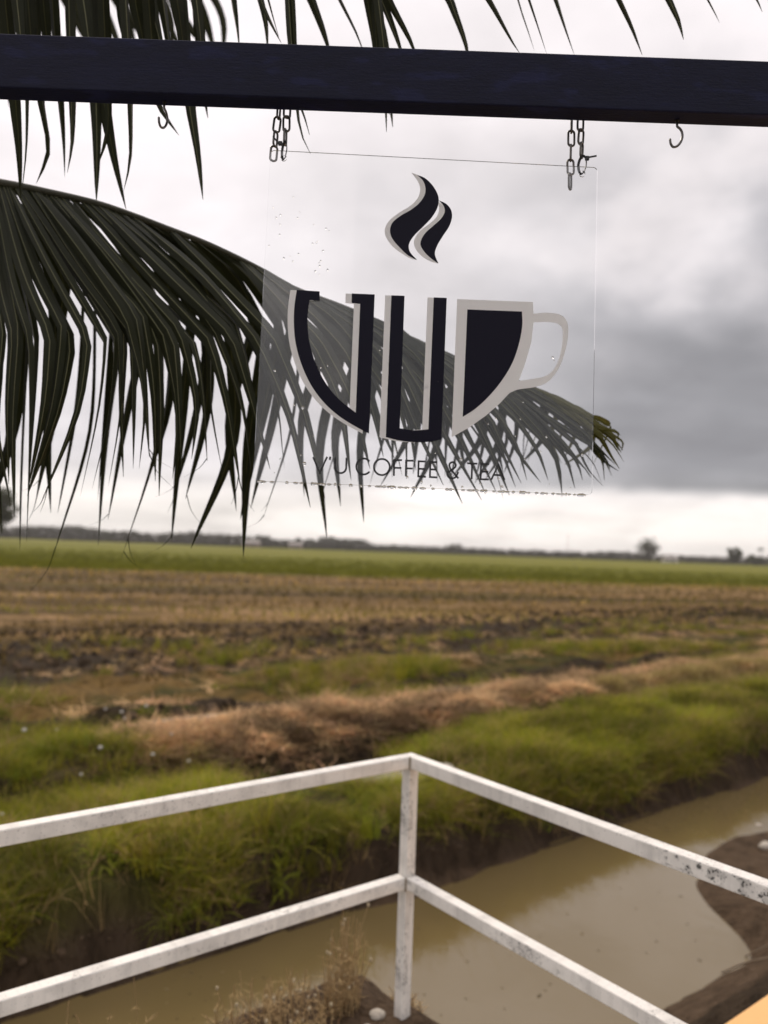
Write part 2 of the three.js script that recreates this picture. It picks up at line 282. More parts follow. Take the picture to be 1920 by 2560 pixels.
  for (let q = -10; q > -62; q -= q > -26 ? 0.33 : 0.6) {            // q: distance across the rows
    const wob = R() * 3;
    for (let x = -30; x < 40; x += q > -26 ? 0.20 : 0.42) {
      const xx = x + (R() - 0.5) * (q > -26 ? 0.24 : 0.7), z = q - 0.29 * xx + (R() - 0.5) * (q > -26 ? 0.18 : 0.4); if (!inView(xx, z, 2) || z < fieldEdge(xx)) continue;
      const [ss, nn] = toSN(xx, z); if (nn > -10.2) continue;
      const p = fbm(ss * 0.22, nn * 0.5, 4.4, 3), band = fbm(xx * 0.05, q * 0.6, 14.4, 3); if (p > 0.62 && R() < 0.85) continue; if (nn > -13 && R() < 0.5) continue; if (fbm(xx * 0.3, q * 0.9, 41, 3) < 0.4 && R() < 0.6) continue;
      const v = (0.4 + 1.1 * R() * R()) * (0.35 + 1.5 * sstep(0.3, 0.7, band)), gr = sstep(0.46, 0.62, fbm(xx * 0.06 + 9, q * 0.32, 3.3, 3));
      st.push([xx, height(ss, nn) - 0.01, z, q > -26 ? 0.9 + 0.4 * R() : 1.6, (q > -26 ? 0.85 : 1.15) * (0.5 + 0.8 * R()), [v * mix(0.38, 0.22, gr), v * mix(0.26, 0.205, gr), v * mix(0.075, 0.028, gr)], 0.4]);
    }
  }
  scatter('stubble', 'rows of brown rice stubble across the harvested field', 'stubble', gt, MAT.blade, st);

  // young rice beyond the stubble
  const gp = bladeTuft(rng(13), 12, 0.30, 0.30, 0.03, 0.4, 2), pl = [];
  for (let k = 0; k < 14000; k++) {
    const z = -46 - 90 * R() * R(), x = (R() * 2 - 1) * (-z * 0.55 + 2); if (z > fieldEdge(x) + 5 * (fbm(x * 0.05, 1.1, 5.5, 3) - 0.5)) continue;
    const [s, nn] = toSN(x, z), v = (0.6 + 0.6 * R()) * (0.75 + 0.5 * fbm(x * 0.12, z * 0.2, 61, 3)); pl.push([x, height(s, nn) - 0.02, z, 1.2, 0.8 + 0.4 * R(), [v * 0.165, v * 0.165, v * 0.016], 0.3]);
  }
  scatter('rice_crop', 'bright green band of young rice beyond the stubble', 'rice', gp, MAT.blade, pl);

  const fd = [], gfl = new THREE.BoxGeometry(0.022, 0.002, 0.008); for (let k = 0; k < 260; k++) { const s = 0.5 + 9 * R(), nn = -4.2 + 1.7 * Math.pow(R(), 1.6); if (height(s, nn) > -0.93) continue; const [x, z] = toWorld(s, nn); const v = 0.4 + R(); fd.push([x, -0.8985, z, 0.4 + 1.1 * R() * R(), 1, [0.22 * v, 0.17 * v, 0.09 * v], 0]); }
  scatter('floating_debris', 'tiny bits of straw floating on the canal', 'debris', gfl, MAT.blade, fd);
  // small pale flower heads in the grass on the left
  const fl = []; const gf = new THREE.IcosahedronGeometry(0.014, 1);
  for (let k = 0; k < 26; k++) { const s = -1 + 4.2 * R(), nn = -5.4 - 2.6 * R(); const [x, z] = toWorld(s, nn); if (inView(x, z)) fl.push([x, height(s, nn) + 0.14 + 0.12 * R(), z, 0.7 + 0.7 * R(), 0.7 + 0.5 * R(), [0.48, 0.46, 0.41]]); }
  scatter('wild_flowers', 'small white flower heads dotted in the grass on the left', 'flowers', gf, new THREE.MeshStandardMaterial({ color: 0xffffff, roughness: 0.9 }), fl);
}

// ---------- far things ----------
function treeParts(R, h, r, leaves, size, trunkH, mats, bare = 0) {
  const g = grp('tree'); const limbs = [], tip = [];
  const tr = new THREE.CylinderGeometry(h * 0.018, h * 0.034, trunkH * 1.15, 7, 3); tr.translate(0, trunkH * 0.575, 0); limbs.push(tr);
  for (let k = 0; k < 9; k++) {
    const a = k / 9 * 6.283 + R() * 0.6, e = 0.45 + 0.75 * R(), L = (h - trunkH) * (0.5 + 0.35 * R()), from = new THREE.Vector3(0, trunkH * (0.8 + 0.35 * R()), 0);
    const to = from.clone().add(new THREE.Vector3(Math.cos(a) * Math.cos(e) * r * 0.75, Math.sin(e) * L, Math.sin(a) * Math.cos(e) * r * 0.75));
    const c = new THREE.CatmullRomCurve3([from, from.clone().lerp(to, 0.5).add(new THREE.Vector3(0, -0.05 * h, 0)), to]); limbs.push(new THREE.TubeGeometry(c, 5, h * 0.010, 5)); tip.push(to);
  }
  mesh('trunk', mergeGeometries(limbs.map((q) => { const t = q.toNonIndexed(); t.deleteAttribute('uv'); return t; })), mats[0], g);
  const pos = [], cl = [];
  for (let k = 0; k < 26; k++) { const t = tip[k % tip.length], f = 0.35 + 0.75 * R(); cl.push([t.x * f + (R() - 0.5) * r * 0.5, mix(trunkH, t.y, f) + (R() - 0.3) * h * 0.16, t.z * f + (R() - 0.5) * r * 0.5, r * (0.18 + 0.2 * R())]); }
  for (let k = 0; k < leaves; k++) {
    const c = cl[Math.floor(R() * cl.length)], a = R() * 6.283, u = R() * 2 - 1, q = Math.cbrt(R()) * c[3], sq = Math.sqrt(1 - u * u);
    const x = c[0] + Math.cos(a) * sq * q, y = Math.max(trunkH * 0.5, c[1] + u * q * 0.8), z = c[2] + Math.sin(a) * sq * q, s = size * (0.6 + 0.8 * R());
    const d1 = new THREE.Vector3(R() - 0.5, R() - 0.5, R() - 0.5).normalize().multiplyScalar(s), d2 = new THREE.Vector3(R() - 0.5, R() - 0.5, R() - 0.5).normalize().multiplyScalar(s * 0.6);
    pos.push(x - d1.x, y - d1.y, z - d1.z, x + d2.x, y + d2.y, z + d2.z, x + d1.x, y + d1.y, z + d1.z, x - d1.x, y - d1.y, z - d1.z, x + d1.x, y + d1.y, z + d1.z, x - d2.x, y - d2.y, z - d2.z);
  }
  const cg = new THREE.BufferGeometry(); cg.setAttribute('position', new THREE.Float32BufferAttribute(pos, 3)); cg.computeVertexNormals(); mesh('crown', cg, mats[1], g);
  return g;
}
{
  const bark = new THREE.MeshStandardMaterial({ color: lin(0.07, 0.055, 0.04), roughness: 0.95 }), lf = leafMat(lin(0.055, 0.062, 0.022), 0.25), lf2 = leafMat(lin(0.10, 0.10, 0.075), 0.25);
  const at = (o, x, z, label) => { const [s, n] = toSN(x, z); o.position.set(x, height(s, n) - 0.05, z); top(o, label, 'tree'); return o; };
  at(treeParts(rng(31), 14.5, 9.5, 6500, 0.42, 1.6, [bark, lf]), -92, -178, 'large dark leafy tree at the left edge of the field').name = 'field_tree';
  at(treeParts(rng(37), 9.5, 6, 3600, 0.38, 0.8, [bark, lf]), -99, -176, 'bushy dark tree half hidden behind the large tree at left').name = 'field_tree_001';
  at(treeParts(rng(33), 13, 10, 3000, 0.36, 1.0, [bark, lf2]), 137, -400, 'pale thin-crowned round tree standing above the right treeline').name = 'round_tree';
  at(treeParts(rng(41), 11.0, 6, 2400, 0.45, 1.0, [bark, lf]), 184, -405, 'taller of two dark trees near the right end of the treeline').name = 'dark_tree';
  at(treeParts(rng(43), 7.0, 6, 1800, 0.45, 0.6, [bark, lf]), 195, -405, 'shorter dark tree beside the taller one near the right end').name = 'dark_tree_001';
  // far palms
  const palm = (R, h) => { const g = grp('far_palm'); const c = new THREE.CatmullRomCurve3([new THREE.Vector3(0, 0, 0), new THREE.Vector3(0.2, h * 0.5, 0), new THREE.Vector3(0.1, h, 0)]); mesh('trunk', new THREE.TubeGeometry(c, 6, 0.16, 6), bark, g); const ps = [];
    for (let k = 0; k < 15; k++) { const a = k / 15 * 6.283 + R(), e = 1.1 - 1.7 * (k % 5) / 5; const cc = new THREE.CatmullRomCurve3([new THREE.Vector3(0.1, h, 0), new THREE.Vector3(0.1 + Math.cos(a) * Math.cos(e) * 1.3, h + Math.sin(e) * 1.3 + 0.3, Math.sin(a) * Math.cos(e) * 1.3), new THREE.Vector3(0.1 + Math.cos(a) * 2.3, h + Math.sin(e) * 1.4 - 0.7, Math.sin(a) * 2.3)]);
      for (let q = 0; q < 14; q++) { const p = cc.getPoint(q / 14), t = cc.getTangent(q / 14); for (const sd of [-1, 1]) { const o = new THREE.Vector3(-t.z, -0.6, t.x).multiplyScalar(sd * 0.5); o.y = -0.35; ps.push(p.x, p.y, p.z, p.x + t.x * 0.18, p.y + t.y * 0.18, p.z + t.z * 0.18, p.x + o.x, p.y + o.y, p.z + o.z); } } }
    const cg = new THREE.BufferGeometry(); cg.setAttribute('position', new THREE.Float32BufferAttribute(ps, 3)); cg.computeVertexNormals(); mesh('crown', cg, lf, g); return g; };
  at(palm(rng(3), 8.6), 205, -420, 'small far palm just right of the dark pair of trees');
  at(palm(rng(4), 8.4), 214, -420, 'small far palm second from the right edge');
  at(palm(rng(6), 9.2), 221, -420, 'small far palm at the right edge of the picture');
  // the low belt of trees that closes the field
  const R = rng(55), tl = [], ps = [];
  for (let k = 0; k < 70; k++) { const p = [0, 1, 2].map(() => R() - 0.5); for (let q = 0; q < 3; q++) ps.push(p[0] * 2 + (R() - 0.5) * 0.7, p[1] * 2 + (R() - 0.5) * 0.7, p[2] * 2 + (R() - 0.5) * 0.7); }
  const cg = new THREE.BufferGeometry(); cg.setAttribute('position', new THREE.Float32BufferAttribute(ps, 3)); cg.computeVertexNormals();
  for (let x = -330; x < 330; x += 1.0) {
    const t = (x + 330) / 660, base = mix(7.0, 4.0, sstep(0.0, 0.75, t)) + 1.2 * (t > 0.9 ? 0.3 : 0), hgt = base * (0.45 + 1.1 * fbm(x * 0.045, 2.2, 6.1, 4)) + (hash3(Math.floor(x / 9), 3, 1) > 0.88 ? 1.5 : 0);
    for (let y = 0.5; y < hgt; y += 0.9) tl.push([x + (R() - 0.5) * 1.4, y - 0.6, -430 - 14 * R() - 0.04 * Math.abs(x), 1.0 + 0.5 * R(), 0.8 + 0.4 * R(), (() => { const v = 0.6 + 0.7 * R(); return [v * 0.062, v * 0.060, v * 0.036]; })(), 1]);
  }
  scatter('treeline', 'low dark belt of trees along the horizon behind the field', 'treeline', cg, leafMat(lin(1, 1, 1), 0.2), tl);
  // far houses
  const wallM = new THREE.MeshStandardMaterial({ color: lin(0.55, 0.52, 0.49), roughness: 0.9 }), pinkM = new THREE.MeshStandardMaterial({ color: lin(0.24, 0.18, 0.16), roughness: 0.9 }), roofM = new THREE.MeshStandardMaterial({ color: lin(0.30, 0.27, 0.25), roughness: 0.8 }), darkM = new THREE.MeshStandardMaterial({ color: lin(0.05, 0.05, 0.05), roughness: 0.6 });
  const house = (w, h, d, wm, x, z, label) => {
    const g = grp('farmhouse'); mesh('wall', new THREE.BoxGeometry(w, h, d).translate(0, h / 2, 0), wm, g);
    const sh = new THREE.Shape([new THREE.Vector2(-d / 2 - 0.5, 0), new THREE.Vector2(d / 2 + 0.5, 0), new THREE.Vector2(0, h * 0.6)]);
    mesh('roof', new THREE.ExtrudeGeometry(sh, { depth: w + 0.8, bevelEnabled: false }).rotateY(Math.PI / 2).translate(-w / 2 - 0.4, h + 0.01, 0), roofM, g);
    mesh('door', new THREE.BoxGeometry(0.9, 2, 0.06).translate(w * 0.12, 1, d / 2 + 0.04), darkM, g); mesh('window', new THREE.BoxGeometry(1.1, 1, 0.06).translate(-w * 0.25, 1.5, d / 2 + 0.04), darkM, g);
    const [s, n] = toSN(x, z); g.position.set(x, height(s, n) - 0.05, z); top(g, label, 'house');
  };
  house(7, 2.2, 5, wallM, 149, -402, 'white farmhouse in front of the right treeline');
  house(9, 2.4, 6, pinkM, -72, -425, 'pinkish farmhouse far off under the left palm leaves');
  house(7, 2.2, 6, pinkM, -48, -428, 'second pinkish farmhouse, nearer the middle of the horizon');
  // a lattice mast
  const mg = grp('mast'); const lg = []; for (const [a, b] of [[-1, -1], [1, -1], [1, 1], [-1, 1]]) { const c = new THREE.LineCurve3(new THREE.Vector3(a * 0.5, 0, b * 0.5), new THREE.Vector3(a * 0.08, 14, b * 0.08)); lg.push(c); mesh('leg', new THREE.TubeGeometry(c, 1, 0.03, 5), roofM, mg); }
  for (let k = 1; k < 9; k++) { const t = k / 9, w = mix(0.5, 0.08, t) * 2 + 0.04; mesh('brace', new THREE.BoxGeometry(w, 0.06, w).translate(0, 14 * t, 0), roofM, mg); }
  mg.position.set(105, -0.45, -440); top(mg, 'thin lattice mast rising from the treeline right of the middle', 'mast');
}

scene.fog = new THREE.FogExp2(0xe6e2e0, 0.00028);

// ---------- deck, terrace, railing ----------
function boxUV(g) { const p = g.attributes.position, n = g.attributes.normal, uv = []; for (let i = 0; i < p.count; i++) { const ax = Math.abs(n.getX(i)), ay = Math.abs(n.getY(i)), az = Math.abs(n.getZ(i)); if (ax > ay && ax > az) uv.push(p.getZ(i) + 0.3, p.getY(i) + 0.05); else if (ay > az) uv.push(p.getX(i), p.getZ(i) + 0.31); else uv.push(p.getX(i), p.getY(i) + 0.12); } g.setAttribute('uv', new THREE.Float32BufferAttribute(uv, 2)); return g; }
{
  const ct = dataTex(512, 512, (u, v) => { const k = 0.36 + 0.22 * (tile(u, v, 12, 5, 5) - 0.5) + 0.12 * (tile(u, v, 70, 8, 3) - 0.5); return [k, k * 0.95, k * 0.87]; });
  MAT.concrete = new THREE.MeshStandardMaterial({ map: ct, roughness: 0.9, bumpMap: ct, bumpScale: 0.003 });
  const d = mesh('deck', boxUV(new RoundedBoxGeometry(5.62, 0.14, 5.0, 2, 0.012).translate(1.748 - 2.81, -0.075, -2.028 + 2.5)), MAT.concrete); d.rotation.y = TH; top(d, 'concrete deck inside the white railing', 'deck', null, 'structure');
  const ot = dataTex(256, 256, (u, v) => { const k = 1 + 0.14 * (tile(u, v, 14, 7, 4) - 0.5); return [0.78 * k, 0.44 * k, 0.17 * k]; });
  const o = mesh('terrace', boxUV(new RoundedBoxGeometry(5, 0.12, 3.4, 2, 0.012).translate(2.02 + 2.5, -0.062, -1.365 + 1.7)), new THREE.MeshStandardMaterial({ map: ot, roughness: 0.75 })); o.rotation.y = TH; top(o, 'orange painted terrace edge in the lower right corner', 'terrace', null, 'structure');
}
{
  // worn white paint with mildew: coarse patches where it grows, fine black specks inside them
  const paint = (seed, dens) => dataTex(2048, 512, (u, v) => {
    const x = u * 2, y = v * 0.5, patch = fbm(x * 4 + seed, y * 12, seed, 4), sp = fbm(x * 260, y * 260, seed + 3, 3), sp2 = fbm(x * 70, y * 70, seed + 9, 4), run = fbm(x * 60, y * 6, seed + 5, 3), wear = fbm(x * 16, y * 16, seed + 1, 5);
    const m = dens(u, v, patch); let k = 0.82 - 0.12 * sstep(0.46, 0.72, wear) - 0.06 * sstep(0.52, 0.7, run);
    k = mix(k, 0.46, 0.75 * m * sstep(0.40, 0.66, sp2)); k = mix(k, 0.05, Math.min(1, m * 1.3) * sstep(0.58 - 0.08 * m, 0.70, sp) * sstep(0.42, 0.58, sp2)); k = mix(k, 0.25, sstep(0.74, 0.80, sp) * 0.6);
    return [k, k * 0.955, k * 0.88];
  });
  const M = (t) => { t.repeat.set(0.5, 2); return new THREE.MeshStandardMaterial({ map: t, roughness: 0.6 }); };
  const mL = M(paint(3, (u, v, p) => 0.25 * sstep(0.5, 0.7, p))), mLow = M(paint(8, (u, v, p) => 0.5 * sstep(0.45, 0.65, p)));
  const mR = M(paint(13, (u, v, p) => (v > 0.5 ? 0.2 : 1) * sstep(0.46, 0.64, p + 0.55 * (sstep(0.30, 0.54, u) - 0.55)))), mPost = M(paint(19, (u, v, p) => 0.55 * sstep(0.45, 0.62, p)));
  const T = 0.04, px = 1.72, pn = -2.0, g = grp('railing', ...(() => { const [x, z] = toWorld(px, pn); return [x, 0, z]; })(), TH);
  const len = 3.2, yT = 0.862, yL = 0.468;
  mesh('post', boxUV(new RoundedBoxGeometry(T, yT - T + 0.002, T, 2, 0.004).translate(0, (yT - T) / 2, 0)), mPost, g);
  const bead = new THREE.SphereGeometry(0.006, 8, 6);
  const left = (name, y, m, x0) => mesh(name, boxUV(new RoundedBoxGeometry(len, T, T, 2, 0.004).translate(x0 - len / 2, 0, 0)), m, g).position.set(0, y - T / 2, 0);
  left('top_rail', yT, mL, T / 2); left('lower_rail', yL, mLow, -T / 2 - 0.0005);
  const right = (name, y, m, z0) => { const r = mesh(name, boxUV(new RoundedBoxGeometry(len, T, T, 2, 0.004).translate(z0 + len / 2, 0, 0)), m, g); r.rotation.y = -Math.PI / 2; r.position.set(0, y - T / 2, 0); };
  right('top_rail', yT, mR, T / 2 + 0.0005); right('lower_rail', yL, mLow, T / 2 + 0.0005);
  // far ends of the rails, out of the picture
  mesh('post', boxUV(new RoundedBoxGeometry(T, yT - T, T, 2, 0.004).translate(-len + 0.06, (yT - T) / 2, 0)), mPost, g); mesh('post', boxUV(new RoundedBoxGeometry(T, yT - T, T, 2, 0.004).translate(0, (yT - T) / 2, len - 0.06)), mPost, g);
  const rust = new THREE.MeshStandardMaterial({ color: lin(0.30, 0.25, 0.19), roughness: 0.9 }), R = rng(71);
  for (const [y, c] of [[yT, 1], [yL, 0]]) { const b = []; for (let k = 0; k < 16; k++) { const q = new THREE.IcosahedronGeometry(0.0028 + 0.0022 * R(), 1); q.scale(1, 1.6, 1); q.translate((R() - 0.5) * 0.003 - 0.0205, y - 0.005 - 0.036 * (k + R()) / 16, 0.0205 + (R() - 0.5) * 0.003); b.push(q); } mesh('weld', mergeGeometries(b), rust, g); }
  top(g, 'white painted square-tube railing with mildew, turning a corner at its post', 'railing');
}

// ---------- near bank: dry weeds, stones, mud ----------
{
  const R = rng(88), dryM = leafMat(lin(0.46, 0.33, 0.17), 0.3), brownM = leafMat(lin(0.16, 0.095, 0.05), 0.2), headM = new THREE.MeshStandardMaterial({ color: lin(0.42, 0.34, 0.22), roughness: 0.95 });
  const weed = (s, n, hgt, count, rad, label, lean = 0.25) => {
    const [x, z] = toWorld(s, n), g = grp('dry_weed', x, height(s, n) - 0.02, z), st = [], lv = [], hd = [];
    for (let k = 0; k < count; k++) {
      const a = R() * 6.283, d = Math.sqrt(R()) * rad, h = hgt * (0.35 + 0.65 * Math.pow(R(), 0.8)) * (1 - 0.45 * d / rad), b = new THREE.Vector3(Math.cos(a) * d, 0, Math.sin(a) * d), la = R() * 6.283, l = lean * R() * h;
      const c = new THREE.CatmullRomCurve3([b, b.clone().add(new THREE.Vector3(Math.cos(la) * l * 0.3 + (R() - 0.5) * 0.02, h * 0.5, Math.sin(la) * l * 0.3)), b.clone().add(new THREE.Vector3(Math.cos(la) * l + (R() - 0.5) * 0.03, h, Math.sin(la) * l))]);
      st.push(new THREE.TubeGeometry(c, 5, 0.0008 + 0.0010 * R(), 4));
      for (let q = 0; q < 5; q++) { const p = c.getPoint(0.15 + 0.8 * R()), la2 = R() * 6.283, ln = 0.015 + 0.05 * R() * R(), w = 0.0012 + 0.0016 * R(), dx = Math.cos(la2), dz = Math.sin(la2), dn = (R() - 0.35) * ln; lv.push(p.x - dz * w, p.y, p.z + dx * w, p.x + dz * w, p.y, p.z - dx * w, p.x + dx * ln, p.y + dn, p.z + dz * ln); }
      if (R() < 0.22) { const p = c.getPoint(1), e = new THREE.IcosahedronGeometry(0.003 + 0.003 * R(), 1); e.scale(1, 1.3, 1); e.translate(p.x, p.y, p.z); hd.push(e); }
    }
    mesh('stem', mergeGeometries(st), dryM, g).userData.kind = 'stuff';
    const lg = new THREE.BufferGeometry(); lg.setAttribute('position', new THREE.Float32BufferAttribute(lv, 3)); lg.computeVertexNormals(); mesh('leaf', lg, dryM, g).userData.kind = 'stuff';
    if (hd.length) mesh('seed_head', mergeGeometries(hd), headM, g).userData.kind = 'stuff';
    const bs = bladeTuft(R, 46, 0.055, rad * 0.8, 0.012, 1.6, 2); mesh('dead_leaf', bs, brownM, g).userData.kind = 'stuff';
    top(g, label, 'weed');
  };
  weed(1.60, -2.17, 0.44, 70, 0.06, 'tall tuft of dry straw-coloured weed just left of the railing post', 0.22);
  weed(1.44, -2.22, 0.21, 90, 0.14, 'low spread of dry weed with seed heads left of the tall tuft', 0.3);
  weed(1.26, -2.20, 0.24, 36, 0.12, 'sparse dry weed further left along the canal edge', 0.3);
  weed(0.90, -2.24, 0.42, 9, 0.12, 'few dry branching stalks near the bottom left corner', 0.5);
  weed(1.90, -2.20, 0.13, 22, 0.07, 'short dry weed at the right foot of the railing post', 0.3);
  weed(0.66, -2.20, 0.48, 6, 0.10, 'lone tall dry stalks at the bottom left', 0.5);
  const stoneM = new THREE.MeshStandardMaterial({ map: MAT.concrete.map, color: lin(1.15, 1.08, 0.98), roughness: 0.95 });
  const stone = (s, n, r, label, fy = 0.6) => { const g = new THREE.IcosahedronGeometry(r, 3), p = g.attributes.position, sd = s * 7; for (let i = 0; i < p.count; i++) { const v = new THREE.Vector3().fromBufferAttribute(p, i), k = 0.72 + 0.56 * fbm(v.x / r * 0.9 + sd, v.y / r * 0.9, v.z / r * 0.9 + sd, 3); v.multiplyScalar(k); p.setXYZ(i, v.x, v.y * fy, v.z); } g.computeVertexNormals(); const m = mesh('stone', g, stoneM), [x, z] = toWorld(s, n); m.position.set(x, Math.max(height(s, n), -0.905) + r * 0.2, z); top(m, label, 'stone'); };
  stone(1.665, -2.06, 0.026, 'pale stone at the left foot of the railing post');
  stone(1.60, -2.03, 0.018, 'smaller stone left of the pale one by the post');
  stone(6.55, -3.1, 0.055, 'white stone on the mud bank by the right edge', 0.7);
  stone(5.62, -2.55, 0.03, 'white pebble on the mud bank under the upper right rail');
  stone(7.35, -3.55, 0.03, 'small pebble near the upper edge of the mud bank');
  stone(6.05, -3.95, 0.022, 'small pale pebble at the waterline beside the right rail');
  stone(4.8, -5.1, 0.075, 'pale clod on the far bank just right of the post', 0.6);
  stone(3.75, -7.6, 0.13, 'pale lump at the left end of the straw ridge', 0.5);
  stone(3.3, -7.5, 0.07, 'smaller pale lump left of the one on the straw ridge', 0.6);
  // roots and twigs sticking from the near bank on the right
  const twigM = new THREE.MeshStandardMaterial({ color: lin(0.20, 0.15, 0.10), roughness: 0.95 });
  const twig = (s, n, ds, dn, dy, r, label) => { const [x, z] = toWorld(s, n), [x2, z2] = toWorld(s + ds, n + dn), y0 = height(s, n) + 0.012; const c = new THREE.CatmullRomCurve3([new THREE.Vector3(0, 0, 0), new THREE.Vector3((x2 - x) * 0.5 + 0.01, dy * 0.5 + 0.02, (z2 - z) * 0.5), new THREE.Vector3(x2 - x, dy, z2 - z)]); const m = mesh('twig', new THREE.TubeGeometry(c, 10, r, 6), twigM); m.position.set(x, y0, z); top(m, label, 'twig'); };
  twig(4.52, -2.10, 0.02, -0.30, -0.22, 0.006, 'pale twig lying down the near mud bank by the orange edge');
  twig(4.9, -2.15, -0.02, -0.28, -0.21, 0.005, 'second twig on the near mud bank, nearer the right edge');
  twig(4.95, -2.12, 0.10, -0.22, -0.16, 0.007, 'thick pale root at the right edge of the near mud bank');
}

// ---------- beam ----------
const BEAM = { y0: 2.172, y1: 2.250, z0: -1.082, z1: -1.05 };
{
  const bt = dataTex(512, 256, (u, v) => { const k = (0.8 + 0.5 * (tile(u, v, 16, 5, 4) - 0.5) + 0.3 * (tile(u, v, 90, 15, 2) - 0.5)) * (1 + 0.9 * sstep(0.56, 0.72, tile(u, v, 26, 35, 4))); return [0.0050 * k, 0.0062 * k, 0.024 * k]; });
  const bb = dataTex(512, 256, (u, v) => { const k = 0.6 * fbm(u * 30, v * 160, 3.3, 4) + 0.4 * fbm(u * 140, v * 140, 5.3, 2); return [k, k, k]; }, false);
  bt.repeat.set(0.9, 2.6); bb.repeat.set(2.5, 5);
  const m = new THREE.MeshPhysicalMaterial({ map: bt, bumpMap: bb, bumpScale: 0.0005, roughness: 0.6, specularIntensity: 0.35 });
  const g = grp('overhead_beam', 0, 0, (BEAM.z0 + BEAM.z1) / 2);
  mesh('crossbar', boxUV(new RoundedBoxGeometry(2.4, BEAM.y1 - BEAM.y0, BEAM.z1 - BEAM.z0, 3, 0.0025).translate(-0.05, (BEAM.y0 + BEAM.y1) / 2, 0)), m, g);
  for (const x of [-1.18, 1.08]) mesh('upright', boxUV(new RoundedBoxGeometry(0.07, BEAM.y0 - 0.001, 0.07, 2, 0.003).translate(x, BEAM.y0 / 2 - 0.0005, 0)), m, g);
  top(g, 'dark navy painted beam crossing the top of the picture', 'beam');
}

